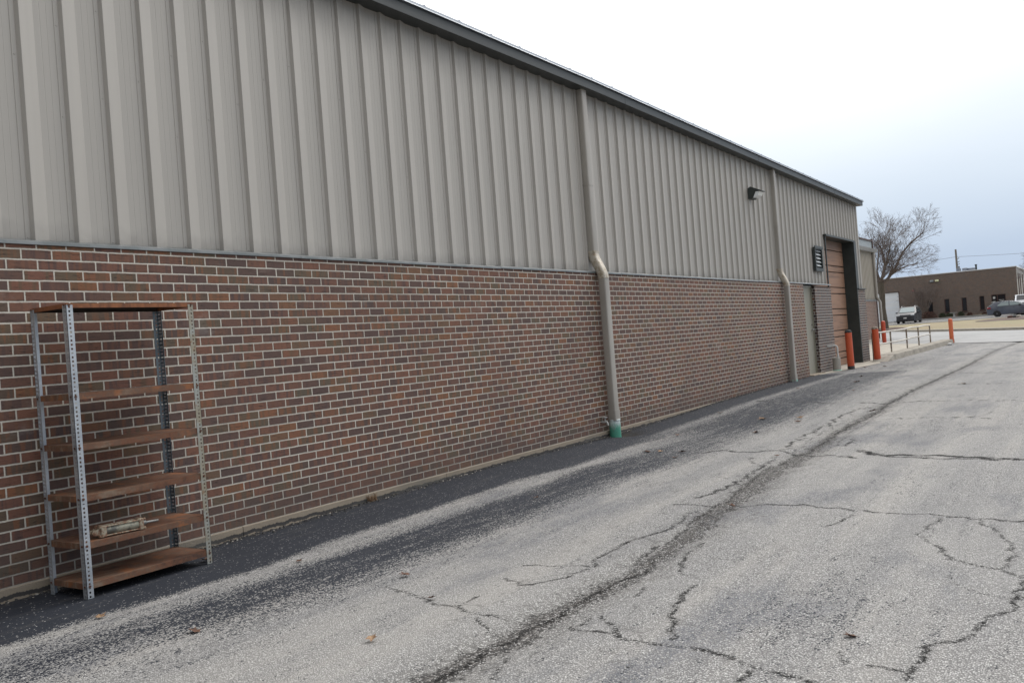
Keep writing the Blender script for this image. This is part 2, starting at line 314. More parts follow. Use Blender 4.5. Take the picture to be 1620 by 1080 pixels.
M['car_white'] = NT('white car paint').done((.72, .74, .76), .28, 0., **{'Coat Weight': .6})
M['car_glass'] = NT('car glass').done((.05, .065, .07), .06, 0., **{'Specular IOR Level': 1.0})
M['car_glass_pale'] = NT('pale reflecting glass').done((.20, .25, .25), .15, 0., **{'Specular IOR Level': 1.0})
M['car_trim'] = NT('black plastic trim').done((.018, .018, .02), .6)
M['lamp_red'] = NT('tail lamp').done((.30, .02, .03), .25)
M['lamp_clear'] = NT('head lamp').done((.55, .57, .6), .15, .3)
M['wire'] = NT('power cable').done((.12, .12, .13), .7)

# ------------------------------------------------------------------ mesh helper
class MB:
    def __init__(s): s.v = []; s.f = []; s.mi = []
    def add(s, vs, fs, mi=0):
        o = len(s.v); s.v += [tuple(map(float, q)) for q in vs]
        for f in fs: s.f.append(tuple(i + o for i in f)); s.mi.append(mi)
        return s
    def box(s, x0, x1, y0, y1, z0, z1, mi=0):
        vs = [(x0, y0, z0), (x1, y0, z0), (x1, y1, z0), (x0, y1, z0), (x0, y0, z1), (x1, y0, z1), (x1, y1, z1), (x0, y1, z1)]
        return s.add(vs, [(0, 3, 2, 1), (4, 5, 6, 7), (0, 1, 5, 4), (1, 2, 6, 5), (2, 3, 7, 6), (3, 0, 4, 7)], mi)
    def bbox(s, x0, x1, y0, y1, z0, z1, b=.004, mi=0):     # chamfered box
        bm = bmesh.new(); bmesh.ops.create_cube(bm, size=1.0)
        for v in bm.verts: v.co = Vector(((x0 + x1) / 2 + v.co.x * (x1 - x0), (y0 + y1) / 2 + v.co.y * (y1 - y0), (z0 + z1) / 2 + v.co.z * (z1 - z0)))
        bmesh.ops.bevel(bm, geom=list(bm.edges), offset=b, segments=2, affect='EDGES', profile=.5)
        bm.verts.ensure_lookup_table(); s.add([v.co for v in bm.verts], [[v.index for v in f.verts] for f in bm.faces], mi); bm.free(); return s
    def tube(s, pts, rad, n=10, cap=True, mi=0):
        pts = [Vector(q) for q in pts]; rad = rad if isinstance(rad, (list, tuple)) else [rad] * len(pts)
        o = len(s.v); up = None
        for i, q in enumerate(pts):
            d = (pts[min(i + 1, len(pts) - 1)] - pts[max(i - 1, 0)])
            d = d.normalized() if d.length > 1e-9 else Vector((0, 0, 1))
            if up is None: up = Vector((0, 0, 1)) if abs(d.z) < .9 else Vector((0, 1, 0))
            a = (up - d * up.dot(d)); a = a.normalized() if a.length > 1e-6 else d.orthogonal().normalized(); b = d.cross(a); up = a
            for k in range(n):
                th = 2 * PI * k / n; s.v.append(tuple(q + (a * math.cos(th) + b * math.sin(th)) * rad[i]))
        for i in range(len(pts) - 1):
            for k in range(n):
                k2 = (k + 1) % n; s.f.append((o + i * n + k, o + i * n + k2, o + (i + 1) * n + k2, o + (i + 1) * n + k)); s.mi.append(mi)
        if cap:
            s.f.append(tuple(o + k for k in range(n))[::-1]); s.f.append(tuple(o + (len(pts) - 1) * n + k for k in range(n))); s.mi += [mi, mi]
        return s
    def lathe(s, prof, c=(0, 0, 0), n=20, mi=0):     # prof: (r, z) around a vertical axis
        o = len(s.v)
        for r, z in prof:
            for k in range(n): th = 2 * PI * k / n; s.v.append((c[0] + r * math.cos(th), c[1] + r * math.sin(th), c[2] + z))
        for i in range(len(prof) - 1):
            for k in range(n):
                k2 = (k + 1) % n; s.f.append((o + i * n + k, o + i * n + k2, o + (i + 1) * n + k2, o + (i + 1) * n + k)); s.mi.append(mi)
        s.f.append(tuple(o + k for k in range(n))[::-1]); s.f.append(tuple(o + (len(prof) - 1) * n + k for k in range(n))); s.mi += [mi, mi]
        return s
    def sweep(s, prof, path, mi=0, closed=True):      # prof: list of (a,b) ; path: list of (origin, A, B)
        o = len(s.v); n = len(prof)
        for O, A_, B_ in path:
            O, A_, B_ = Vector(O), Vector(A_), Vector(B_)
            for a, b in prof: s.v.append(tuple(O + A_ * a + B_ * b))
        for i in range(len(path) - 1):
            for k in range(n if closed else n - 1):
                k2 = (k + 1) % n; s.f.append((o + i * n + k, o + i * n + k2, o + (i + 1) * n + k2, o + (i + 1) * n + k)); s.mi.append(mi)
        if closed:
            s.f.append(tuple(o + k for k in range(n))[::-1]); s.f.append(tuple(o + (len(path) - 1) * n + k for k in range(n))); s.mi += [mi, mi]
        return s
    def build(s, name, mats, parent=None, loc=None, smooth=False, recalc=True):
        me = bpy.data.meshes.new(name)
        lo = Vector(loc) if loc is not None else Vector((0, 0, 0))
        me.from_pydata([tuple(Vector(q) - lo) for q in s.v], [], s.f)
        for m in (mats if isinstance(mats, list) else [mats]): me.materials.append(M[m] if isinstance(m, str) else m)
        me.polygons.foreach_set('material_index', s.mi)
        if recalc:
            bm = bmesh.new(); bm.from_mesh(me); bmesh.ops.recalc_face_normals(bm, faces=bm.faces); bm.to_mesh(me); bm.free()
        if smooth:
            me.polygons.foreach_set('use_smooth', [True] * len(me.polygons)); me.set_sharp_from_angle(angle=math.radians(38))
        o = bpy.data.objects.new(name, me); COL.objects.link(o)
        if parent is not None: o.parent = parent; 
        if loc is not None: o.location = lo
        return o

def thing(name, label, cat, loc=(0, 0, 0), rz=0., group=None):
    o = bpy.data.objects.new(name, None); COL.objects.link(o); o.empty_display_size = .2
    o.location = loc; o.rotation_euler.z = rz; o['label'] = label; o['category'] = cat
    if group: o['group'] = group
    return o
def tag(o, label=None, cat=None, group=None, kind=None):
    for k, v in (('label', label), ('category', cat), ('group', group), ('kind', kind)):
        if v: o[k] = v
    return o
def copy_tree(o, parent=None):
    c = o.copy(); COL.objects.link(c)
    if parent is not None: c.parent = parent
    for ch in [q for q in bpy.data.objects if q.parent == o]: copy_tree(ch, c)
    return c

# ------------------------------------------------------------------ terrain
GY = [-30, 2, 5, 8, 12, 16, 52, 60, 88, 100, 108, 130, 400]; GZ = [-.11, -.11, -.08, -.11, -.03, 0, 0, .05, .2, .2, .42, .5, .5]
def G(y): return float(np.interp(y, GY, GZ))
# surveyed lines on the pavement (metres)
CR= [(0.004, [(2.139, 0.784), (2.258, 0.753), (2.412, 0.692), (2.51, 0.661), (2.575, 0.64), (2.753, 0.579), (2.818, 0.581), (2.998, 0.51), (3.099, 0.508), (3.177, 0.499)]), (0.004, [(2.818, 0.581), (2.826, 0.66), (2.818, 0.765)]), (0.003, [(3.038, 0.453), (3.135, 0.367), (3.218, 0.298)]), (0.006, [(2.75, 1.146), (2.928, 1.041), (3.036, 1.148), (3.109, 1.25), (3.099, 1.339), (3.123, 1.417), (3.136, 1.493), (3.067, 1.65), (3.068, 1.781), (3.056, 2.001), (3.075, 2.203), (3.118, 2.33), (3.163, 2.461), (3.155, 2.617), (3.136, 2.88), (3.116, 3.163)]), (0.003, [(2.688, 1.42), (2.811, 1.453), (3.059, 1.511), (3.136, 1.493)]), (0.007, [(3.863, 1.279), (3.872, 1.066), (3.893, 0.927), (3.938, 0.803), (4.004, 0.662), (4.089, 0.453)]), (0.004, [(3.765, 1.439), (3.679, 1.503), (3.558, 1.855), (3.537, 2.034), (3.543, 2.223)]), (0.005, [(3.424, 0.633), (3.52, 0.665), (3.592, 0.604), (3.606, 0.527), (3.548, 0.475), (3.648, 0.431), (3.759, 0.439), (3.811, 0.457)]), (0.008, [(3.621, 0.664), (3.709, 0.578), (3.785, 0.509), (3.866, 0.388), (3.961, 0.373), (4.041, 0.366), (4.124, 0.368), (4.206, 0.371), (4.27, 0.368)]), (0.005, [(4.044, 0.118), (4.069, 0.031), (4.075, -0.071)]), (0.004, [(3.616, 1.184), (3.644, 1.014)]), (0.003, [(3.498, 0.045), (3.601, -0.231)]), (0.009, [(4.219, 0.376), (4.28, 0.358), (4.37, 0.327), (4.434, 0.289), (4.514, 0.247), (4.567, 0.232), (4.646, 0.205), (4.713, 0.183), (4.777, 0.165)]), (0.004, [(4.505, 0.085), (4.523, 0.158), (4.513, 0.2)]), (0.006, [(2.885, 3.318), (3.344, 3.388), (3.871, 3.432), (4.175, 3.337), (4.371, 3.288), (4.604, 3.275), (4.8, 3.277), (4.996, 3.218), (5.112, 3.191), (5.267, 3.208)]), (0.004, [(4.761, 3.207), (4.736, 2.815), (4.735, 2.677), (4.833, 2.465), (4.923, 2.27), (4.957, 2.165), (5.063, 2.105), (5.155, 2.045), (5.213, 2.02), (5.273, 1.954), (5.322, 1.888)]), (0.004, [(4.999, 3.188), (5.101, 2.945), (5.174, 2.719), (5.246, 2.512), (5.264, 2.331), (5.239, 2.151), (5.213, 2.02)]), (0.009, [(5.345, 1.934), (5.317, 1.588), (5.326, 1.356), (5.286, 1.264), (5.238, 1.186), (5.224, 1.02), (5.2, 0.888), (5.158, 0.806), (5.102, 0.773), (5.054, 0.691), (5.079, 0.675), (5.069, 0.502), (5.056, 0.407), (5.064, 0.322)]), (0.005, [(5.056, 0.407), (4.999, 0.407), (4.939, 0.419), (4.909, 0.419)]), (0.003, [(4.766, 0.548), (4.799, 0.473), (4.822, 0.41)]), (0.003, [(4.237, 3.178), (4.193, 2.914), (4.148, 2.783)]), (0.012, [(2.005, 6.064), (2.161, 6.316), (2.534, 6.145), (2.763, 6.308), (3.084, 6.063), (3.305, 5.986), (3.68, 5.769)]), (0.022, [(3.592, 6.343), (3.837, 5.989), (4.011, 6.033), (4.284, 5.99), (4.549, 5.921), (4.805, 5.829), (5.111, 5.704)]), (0.012, [(3.622, 6.295), (3.947, 5.888), (4.219, 5.848), (4.566, 5.785), (4.899, 5.66)]), (0.012, [(0.851, 17.297), (1.645, 17.081), (2.531, 16.487), (2.896, 16.532), (3.607, 16.618), (4.455, 16.286)]), (0.01, [(3.257, 13.956), (3.894, 13.848), (4.622, 13.604)]), (0.008, [(0.703, 11.971), (1.848, 11.452), (2.808, 11.194), (3.508, 11.187), (4.184, 11.049), (4.793, 10.828)]), (0.006, [(3.311, 9.268), (3.675, 9.268), (4.146, 9.228), (4.496, 9.072)]), (0.004, [(3.242, 6.897), (3.369, 6.715), (3.307, 7.455)]), (0.006, [(2.945, 3.585), (3.013, 3.852), (3.02, 4.317), (2.969, 5.193), (2.89, 5.756)]), (0.003, [(2.802, 6.391), (2.683, 7.508), (2.666, 8.482), (2.625, 9.488), (2.693, 10.386), (2.819, 10.852)]), (0.003, [(2.645, 5.752), (2.912, 5.19)])]
MAIN= [(3.358, -0.497), (3.346, -0.341), (3.339, -0.094), (3.348, 0.046), (3.378, 0.23), (3.379, 0.516), (3.39, 0.692), (3.384, 0.914), (3.397, 1.118), (3.41, 1.337), (3.405, 1.615), (3.399, 1.92), (3.376, 2.298), (3.303, 2.843), (3.236, 3.793), (3.191, 4.333), (3.139, 5.071), (3.153, 5.474), (3.103, 6.142), (3.069, 6.905), (2.956, 8.092), (2.967, 9.12), (2.98, 10.322), (2.96, 11.615), (2.975, 13.293), (3.02, 15.645), (3.04, 18.33), (3.004, 22.409), (2.952, 28.231), (3.188, 34.502)]
LEAVES= [(1.77, -0.25), (1.15, 1.07), (2.13, 0.99), (2.77, -0.02), (2.61, 0.63), (4.77, 0.72), (1.59, 3.4), (1.35, 6.15), (1.49, 6.2), (1.77, 6.15), (1.89, 5.69), (1.01, 7.85), (1.99, 8.03), (2.14, 9.42), (2.23, 9.01), (3.33, 3.32), (2.91, 5.85), (2.97, 10.03), (3.67, 13.81), (1.62, 15.24), (0.69, 20.41), (1.12, 20.55), (1.36, 16.88), (1.63, 9.37), (0.78, 14.22), (1.98, 13.33), (0.71, 10.25), (0.42, 0.9), (0.99, -0.26)]
def W(o, parent):          # world-space mesh hung under an Empty that has a location
    o.parent = parent; o.matrix_parent_inverse = Matrix.Translation(-Vector(parent.location)); return o

# ------------------------------------------------------------------ camera, light, sky
cam = bpy.data.cameras.new('camera'); co = bpy.data.objects.new('camera', cam); COL.objects.link(co); SC.camera = co
YAW, PIT, ROL = -.576, .0044, -.0768
fw = Vector((math.sin(YAW) * math.cos(PIT), math.cos(YAW) * math.cos(PIT), math.sin(PIT)))
rt = fw.cross(Vector((0, 0, 1))).normalized(); up = rt.cross(fw)
rt, up = rt * math.cos(ROL) + up * math.sin(ROL), up * math.cos(ROL) - rt * math.sin(ROL)
mm = Matrix((rt, up, -fw)).transposed().to_4x4(); mm.translation = Vector((5.76, -3.2236, 1.2193)); co.matrix_world = mm
cam.sensor_width = 36.; cam.lens = 36. * 1451. / 1620.; cam.clip_end = 3000; cam.clip_start = .05

SUN_AZ, SUN_EL = math.radians(12), math.radians(42)      # azimuth from +Y towards +X
w = bpy.data.worlds.new('World'); SC.world = w; w.use_nodes = True
t = w.node_tree; t.nodes.clear()
def wn(typ, **kw):
    nd = t.nodes.new(typ)
    for k, v in kw.items(): setattr(nd, k, v)
    return nd
out = wn('ShaderNodeOutputWorld'); sky = wn('ShaderNodeTexSky', sky_type='NISHITA', sun_disc=False)
sky.sun_elevation = SUN_EL; sky.sun_rotation = SUN_AZ; sky.air_density = 1.; sky.dust_density = 3.
b1 = wn('ShaderNodeBackground'); b1.inputs[1].default_value = .09; t.links.new(sky.outputs[0], b1.inputs[0])
tc = wn('ShaderNodeTexCoord'); sx = wn('ShaderNodeSeparateXYZ'); t.links.new(tc.outputs['Generated'], sx.inputs[0])
mp = wn('ShaderNodeMapping'); mp.inputs[3].default_value = (1, 1, 3.2); t.links.new(tc.outputs['Generated'], mp.inputs[0])
ns = wn('ShaderNodeTexNoise'); ns.inputs['Scale'].default_value = 1.7; ns.inputs['Detail'].default_value = 5; ns.inputs['Roughness'].default_value = .5; t.links.new(mp.outputs[0], ns.inputs[0])
def wm(op, a, b, c=None):
    nd = wn('ShaderNodeMath', operation=op)
    for i, q in enumerate((a, b) if c is None else (a, b, c)):
        if isinstance(q, bpy.types.NodeSocket): t.links.new(q, nd.inputs[i])
        else: nd.inputs[i].default_value = q
    return nd.outputs[0]
# cloud deck: blue-grey near the horizon, whiter upwards; brightest over the building (towards -X)
e = wm('ADD', sx.outputs[2], wm('MULTIPLY', wm('SUBTRACT', ns.outputs[0], .5), .10))
e = wm('ADD', e, wm('MULTIPLY', sx.outputs[0], -.11))
cr = wn('ShaderNodeValToRGB'); t.links.new(e, cr.inputs[0]); R_ = cr.color_ramp
R_.elements[0].position = 0.0; R_.elements[0].color = (.25, .32, .43, 1); R_.elements[1].position = 1.0; R_.elements[1].color = (1.12, 1.13, 1.15, 1)
for ps, c in ((.07, (.28, .345, .44)), (.115, (.34, .40, .48)), (.165, (.405, .46, .525)), (.215, (.485, .53, .58)), (.28, (.61, .635, .665)), (.38, (.90, .905, .92)), (.6, (1.0, 1.0, 1.01))):
    q = R_.elements.new(ps); q.color = (*c, 1)
# cloud deck dimmed behind the camera (towards -Y), added to darken the siding's -Y faces
mr = wn('ShaderNodeMapRange', interpolation_type='SMOOTHSTEP'); t.links.new(sx.outputs[1], mr.inputs[0])
for i_, v_ in ((1, -.75), (2, .25), (3, .50), (4, 1.0)): mr.inputs[i_].default_value = v_
b2 = wn('ShaderNodeBackground'); t.links.new(wm('MULTIPLY', mr.outputs[0], 1.85), b2.inputs[1]); t.links.new(cr.outputs[0], b2.inputs[0])
mx = wn('ShaderNodeMixShader'); mx.inputs[0].default_value = .93; t.links.new(b1.outputs[0], mx.inputs[1]); t.links.new(b2.outputs[0], mx.inputs[2]); t.links.new(mx.outputs[0], out.inputs[0])
sl = bpy.data.lights.new('sun', 'SUN'); sl.energy = 1.9; sl.angle = math.radians(32); sl.color = (1., .97, .93)
so = bpy.data.objects.new('sun', sl); COL.objects.link(so)
sd = Vector((math.sin(SUN_AZ) * math.cos(SUN_EL), math.cos(SUN_AZ) * math.cos(SUN_EL), math.sin(SUN_EL))); so.rotation_euler = sd.to_track_quat('Z', 'Y').to_euler()
SC.view_settings.view_transform = 'Standard'; SC.view_settings.look = 'None'; SC.view_settings.exposure = 0
try: SC.cycles.max_bounces = 6; SC.cycles.diffuse_bounces = 3
except Exception: pass

# ------------------------------------------------------------------ ground sheets
def grade(a, b, s0, g, smax=4.):
    r = [a]; s = s0
    while r[-1] < b: r.append(r[-1] + s); s = min(s * g, smax)
    return r
xs = [-q for q in reversed(grade(.6, 12., .3, 1.4)[0:])] + list(np.arange(-.4, .0, .1)) + list(np.arange(0., 2.4, .028)) + list(np.arange(2.4, 5.7, .019)) + list(np.arange(5.7, 6.4, .05)) + grade(6.4, 60, .15, 1.35)
ys = [-q for q in reversed(grade(1.3, 30., .15, 1.4))] + list(np.arange(-1.2, 3.4, .02)) + grade(3.4, 60., .021, 1.011, .6)
xs = np.array(sorted(set(np.round(xs, 4)))); ys = np.array(sorted(set(np.round(ys, 4)))); ys = ys[ys < 60.]
X, Y = np.meshgrid(xs, ys)
def polydist(pts, X, Y):
    D = np.full(X.shape, 9.)
    for (ax, ay), (bx, by) in zip(pts[:-1], pts[1:]):
        m = (X > min(ax, bx) - .5) & (X < max(ax, bx) + .5) & (Y > min(ay, by) - .5) & (Y < max(ay, by) + .5)
        if not m.any(): continue
        dx, dy = bx - ax, by - ay; L = dx * dx + dy * dy + 1e-9
        tt = np.clip(((X[m] - ax) * dx + (Y[m] - ay) * dy) / L, 0, 1)
        D[m] = np.minimum(D[m], np.hypot(X[m] - ax - tt * dx, Y[m] - ay - tt * dy))
    return D
def rough_line(pts, amp, step=.09):     # fractal wander between the surveyed points
    r = [pts[0]]
    for a, b in zip(pts[:-1], pts[1:]):
        L = math.hypot(b[0] - a[0], b[1] - a[1]); n = max(1, int(L / step))
        for i in range(1, n + 1):
            k = i / n; j = amp if i < n else 0
            r.append((a[0] + (b[0] - a[0]) * k + rng.normal() * j, a[1] + (b[1] - a[1]) * k + rng.normal() * j))
    return r
crack = np.full(X.shape, .3)
for wd, pl in CR:
    yc = sum(q[1] for q in pl) / len(pl); crack = np.minimum(crack, polydist(rough_line(pl, .011 + .0022 * max(0, min(yc, 12)), .05), X, Y) - wd * (.72 + .13 * min(yc, 8)) - .002 - .0008 * max(0, yc - 2))
# a few minor random cracks further out
for _ in range(26):
    x0, y0 = rng.uniform(.6, 7.5), rng.uniform(.5, 30); a = rng.choice([0, PI / 2]) + rng.normal() * .5; pl = [(x0, y0)]
    for k in range(int(rng.integers(4, 12))): a += rng.normal() * .35; x0 += math.cos(a) * .18; y0 += math.sin(a) * .22; pl.append((x0, y0))
    crack = np.minimum(crack, polydist(rough_line(pl, .01), X, Y) - .0005)
# the seam itself: a ragged open crack, left of the dirt strip where that is wide
for sh, wd, lo_, hi_ in ((-.085, .008, 1.6, 6.3), (.0, .013, 6., 26.), (.015, .010, -3., 2.), (.14, .003, 5.5, 11.), (-.18, .003, 5.5, 10.)):
    pl = [(x + sh + rng.normal() * .012, y) for x, y in MAIN if lo_ <= y <= hi_]
    crack = np.minimum(crack, polydist(rough_line(pl, .022, .08), X, Y) - wd)
MAINX = [(3.36, -12), (3.36, -4)] + MAIN + [(3.3, 45)]
my = np.array([q[1] for q in MAINX]); mx_ = np.array([q[0] for q in MAINX]); o_ = np.argsort(my)
wy = np.arange(-32, 62, .12); wv = rng.normal(size=wy.size) * .022; gut = np.abs(X - np.interp(Y, my[o_], mx_[o_]) - np.interp(Y, wy, wv)); gw = np.interp(Y, [-2, 1, 1.8, 2.6, 4.5, 6, 8, 20], [.080, .070, .055, .075, .10, .085, .055, .035]); gut = np.clip(gut - gw, -.1, 2.)
# sealer weight across the lane
e1 = np.interp(Y, [-2, -.3, .9, 1.6, 4.3, 5, 6.8], [.95, .88, .98, .84, .84, .98, .82])
e2 = np.interp(Y, [-2, .2, 1.2, 2.9, 3.6, 5, 6], [1.22, 1.30, 1.25, 1.23, 1.28, 1.18, 1.28])
e3 = np.interp(Y, [-1.5, -.4, .15, 1.5, 4.4, 5.0], [1.45, 1.62, 1.84, 1.88, 1.88, 2.05])
def ss(a, b, v): k = np.clip((v - a) / (b - a), 0, 1); return k * k * (3 - 2 * k)
band0 = 1 - ss(-.10, .13, X - e1); band2 = ss(-.12, .14, X - e2) * (1 - ss(-.25, .30, X - e3))
# dark strip 2 only exists between y = -1 and y = 6, weaker before
near = (band0 * 2.0 + band2 * np.interp(Y, [-1.8, -.6, .3, 1.2, 4.5, 6.5, 8], [.35, .80, 1.15, 1.45, 1.45, 1.0, .65])) * (1 - ss(6., 9., Y))
nearlow = (1 - ss(0.0, .35, Y)) * ss(.9, 1.3, X) * (1 - ss(1.5, 2.3, X)) * .20
farw = (1 - ss(.45, .75, X)) * 1.9 + ss(.65, .95, X) * (1 - ss(1.6, 2.3, X)) * 1.12
farw *= ss(6., 9., Y) * (1 - ss(18.2, 18.8, Y) * 1.0) 
far2 = ss(16., 19., Y) * ((1 - ss(1.6, 2.4, X)) * .22)
seal = near + nearlow + farw + far2
seal = np.where(X > -.001, seal, 0) - .52 - .30 * ss(1.7, 2.6, X)
# patches of leftover sealer
for cx, cy, rx, ry, a in ((4.55, 1.05, .32, .55, .42), (4.62, 1.9, .18, .5, .22), (4.3, 4.7, .25, .8, .2), (3.9, 8.3, .5, 1.4, .2), (2.0, 12.0, .9, 2.5, .35), (1.6, 9.6, .6, 1.2, .3), (4.1, -.2, .3, .4, .12)):
    seal = seal + a * np.exp(-((X - cx) / rx) ** 2 - ((Y - cy) / ry) ** 2)
foot_dark = np.exp(-((X - .18) / .16) ** 2 - ((Y - 8.12) / .28) ** 2) * 1.3 + np.exp(-((X - .05) / .07) ** 2) * .30 * (Y < 18)
Z = np.interp(Y, GY, GZ) - .022 * np.exp(-(gut / .12) ** 2) * (Y < 40) + .006 * np.sin(X * 1.7 + Y * .6) * np.clip(X - 1, 0, 1)
Z = Z + .012 * np.exp(-((X - 1.2) / .35) ** 2 - ((Y - 6.6) / .6) ** 2) - .035 * np.exp(-((X - .2) / .16) ** 2 - ((Y - 8.12) / .25) ** 2)
me = bpy.data.meshes.new('asphalt'); ny_, nx_ = X.shape
me.vertices.add(nx_ * ny_); me.vertices.foreach_set('co', np.stack([X, Y, Z], -1).astype(np.float32).ravel())
I = np.arange(nx_ * ny_).reshape(ny_, nx_); Q = np.stack([I[:-1, :-1], I[:-1, 1:], I[1:, 1:], I[1:, :-1]], -1).reshape(-1, 4)
me.loops.add(Q.size); me.loops.foreach_set('vertex_index', Q.ravel().astype(np.int32)); me.polygons.add(len(Q)); me.polygons.foreach_set('loop_start', (np.arange(len(Q)) * 4).astype(np.int32))
me.update(calc_edges=True)
for nm, arr in (('crack', crack), ('gutter', gut), ('seal', seal), ('foot_dark', foot_dark)):
    at = me.attributes.new(nm, 'FLOAT', 'POINT'); at.data.foreach_set('value', arr.astype(np.float32).ravel())
me.polygons.foreach_set('use_smooth', [True] * len(me.polygons)); me.materials.append(M['asphalt'])
ao = bpy.data.objects.new('asphalt', me); COL.objects.link(ao); tag(ao, kind='structure')

def sheet(name, A, B, mat, off, n=24, mesh_noise=0.):
    """surface lofted between two polylines of (x, y), following the terrain"""
    def samp(L, n):
        L = [Vector((*q, 0)) for q in L]; ds = [0]
        for a, b in zip(L[:-1], L[1:]): ds.append(ds[-1] + (b - a).length)
        r = []
        for i in range(n + 1):
            d = ds[-1] * i / n; k = max(j for j in range(len(L)) if ds[j] <= d + 1e-9); k = min(k, len(L) - 2)
            r.append(L[k].lerp(L[k + 1], (d - ds[k]) / max(1e-9, ds[k + 1] - ds[k])))
        return r
    a, b = samp(A, n), samp(B, n); m = MB(); K = 24; vs = []
    for i in range(n + 1):
        for k in range(K + 1):
            q = a[i].lerp(b[i], k / K); vs.append((q.x, q.y, G(q.y) + off + (rng.normal() * mesh_noise if 0 < k < K else 0)))
    fs = [(i * (K + 1) + k, (i + 1) * (K + 1) + k, (i + 1) * (K + 1) + k + 1, i * (K + 1) + k + 1) for i in range(n) for k in range(K)]
    m.add(vs, fs); o = m.build(name, mat, smooth=True); return tag(o, kind='structure')
g = MB(); R0 = 1500.
gx = [-R0, -300, -120, -60, -30, -8, 0, 30, 60, 120, 300, R0]; gy = [-R0, -300, -60, -30, 2, 5, 8, 12, 16, 30, 52, 60, 75, 88, 100, 108, 130, 300, R0]
g.add([(x, y, G(y) - .06) for y in gy for x in gx], [(j * 12 + i, j * 12 + i + 1, (j + 1) * 12 + i + 1, (j + 1) * 12 + i) for j in range(len(gy) - 1) for i in range(11)])
tag(g.build('ground', 'earth'), kind='structure')
# street crossing beyond the drive, verge, far parking lot, planting strip
SN = [(-40, 84), (-14, 60), (-6, 46), (-1.4, 38.2), (.6, 35.6), (2.1, 33.8), (3.3, 32.8), (9, 29.5), (60, 8)]
SF = [(-44, 108), (-20, 86), (-8.4, 70), (-4.5, 61), (-1.5, 56.4), (2.1, 50.6), (9, 44), (20, 36), (70, 14)]
sheet('street', SN, SF, 'conc_light', .012, 40)
off = lambda L, d: [(x + d * .75, y + d) for x, y in L]
VF = [(-44, 118), (-20, 100), (-14.2, 93.5), (-10.2, 89.5), (-6.8, 89.5), (-3, 90), (0, 90.5), (10, 92), (90, 60)]
sheet('grass', off(SF, .35), VF, 'grass', .13, 60, .012)
# kerb between street and grass
k = MB(); path = [(x, y) for x, y in SF]
for (ax, ay), (bx, by) in zip(path[:-1], path[1:]):
    n = max(1, int(math.hypot(bx - ax, by - ay) / 3))
    for i in range(n):
        p0 = (ax + (bx - ax) * i / n, ay + (by - ay) * i / n); p1 = (ax + (bx - ax) * (i + 1) / n, ay + (by - ay) * (i + 1) / n)
        vs = []
        for q in (p0, p1):
            for d, z in ((0, -.05), (0, .135), (.34, .145), (.34, -.05)): vs.append((q[0] + d * .75, q[1] + d, G(q[1]) + z))
        k.add(vs, [(0, 1, 5, 4), (1, 2, 6, 5), (2, 3, 7, 6)])
tag(k.build('kerb', 'conc_curb'), kind='structure')
sheet('parking_lot', [(-44, 117), (-20, 99.8), (-14.2, 93.3), (-10.2, 89.3), (-6.8, 89.3), (-3, 89.8), (0, 90.3), (10, 91.8), (60, 80)], [(-44, 140), (-20, 111), (-14.2, 111), (-14.1, 106), (-10.2, 105.5), (-6.8, 105.2), (-3, 105.2), (10, 106), (60, 120)], 'asphalt_far', .16, 60)
k = MB()
for i in range(28):
    xa, xb = -14.1 + i * .42, -14.1 + (i + 1) * .42
    k.box(xa, xb - .004, 105.4, 105.62, G(105.5) + .1, G(105.5) + .30)
tag(k.build('kerb', 'conc_light'), kind='structure')
sheet('planting_bed', [(-14.1, 105.6), (-2.4, 105.6)], [(-14.1, 109.98), (-2.4, 109.98)], 'earth', .22, 20, .02)
# mulch rings
def disc(name, cx, cy, rx, ry, mat, h, off):
    m = MB(); vs = [(cx, cy, G(cy) + off + h)]
    for r in (.33, .66, 1.):
        for i in range(28):
            a = 2 * PI * i / 28; rr = r * (1 + .05 * math.sin(3 * a + cx)); x, y = cx + rx * rr * math.cos(a), cy + ry * rr * math.sin(a); vs.append((x, y, G(y) + off + h * (1 - r ** 2) + rng.normal() * .012))
    fs = [(0, 1 + i, 1 + (i + 1) % 28) for i in range(28)]
    for q in range(2):
        for i in range(28): fs.append((1 + q * 28 + i, 1 + (q + 1) * 28 + i, 1 + (q + 1) * 28 + (i + 1) % 28, 1 + q * 28 + (i + 1) % 28))
    m.add(vs, fs); return tag(m.build(name, mat, smooth=True), kind='structure')
disc('mulch_bed', .4, 78.5, 3.6, 5.2, 'mulch', .14, .15)
disc('mulch_bed', -7.9, 69.6, 1.5, 2.0, 'mulch', .14, .15)

# concrete apron at the dock door, ramp slab behind the low wall
a = MB(); a.add([(-.4, 18.0, .004), (.16, 18.3, .006), (.42, 20.0, .008), (.66, 22.4, .008), (.46, 23.3, .008), (.46, 24.2, .008), (-.4, 24.2, .008)], [(0, 1, 2, 3, 4, 5, 6)])
tag(a.build('concrete_apron', 'conc'), kind='structure')
a = MB(); a.add([(-4., 24.36, .006), (.46, 24.36, .006), (.44, 36.2, .010), (-.3, 37.5, .010), (-4, 45.9, .010)], [(0, 1, 2, 3, 4)])
tag(a.build('ramp_slab', 'conc'), kind='structure')

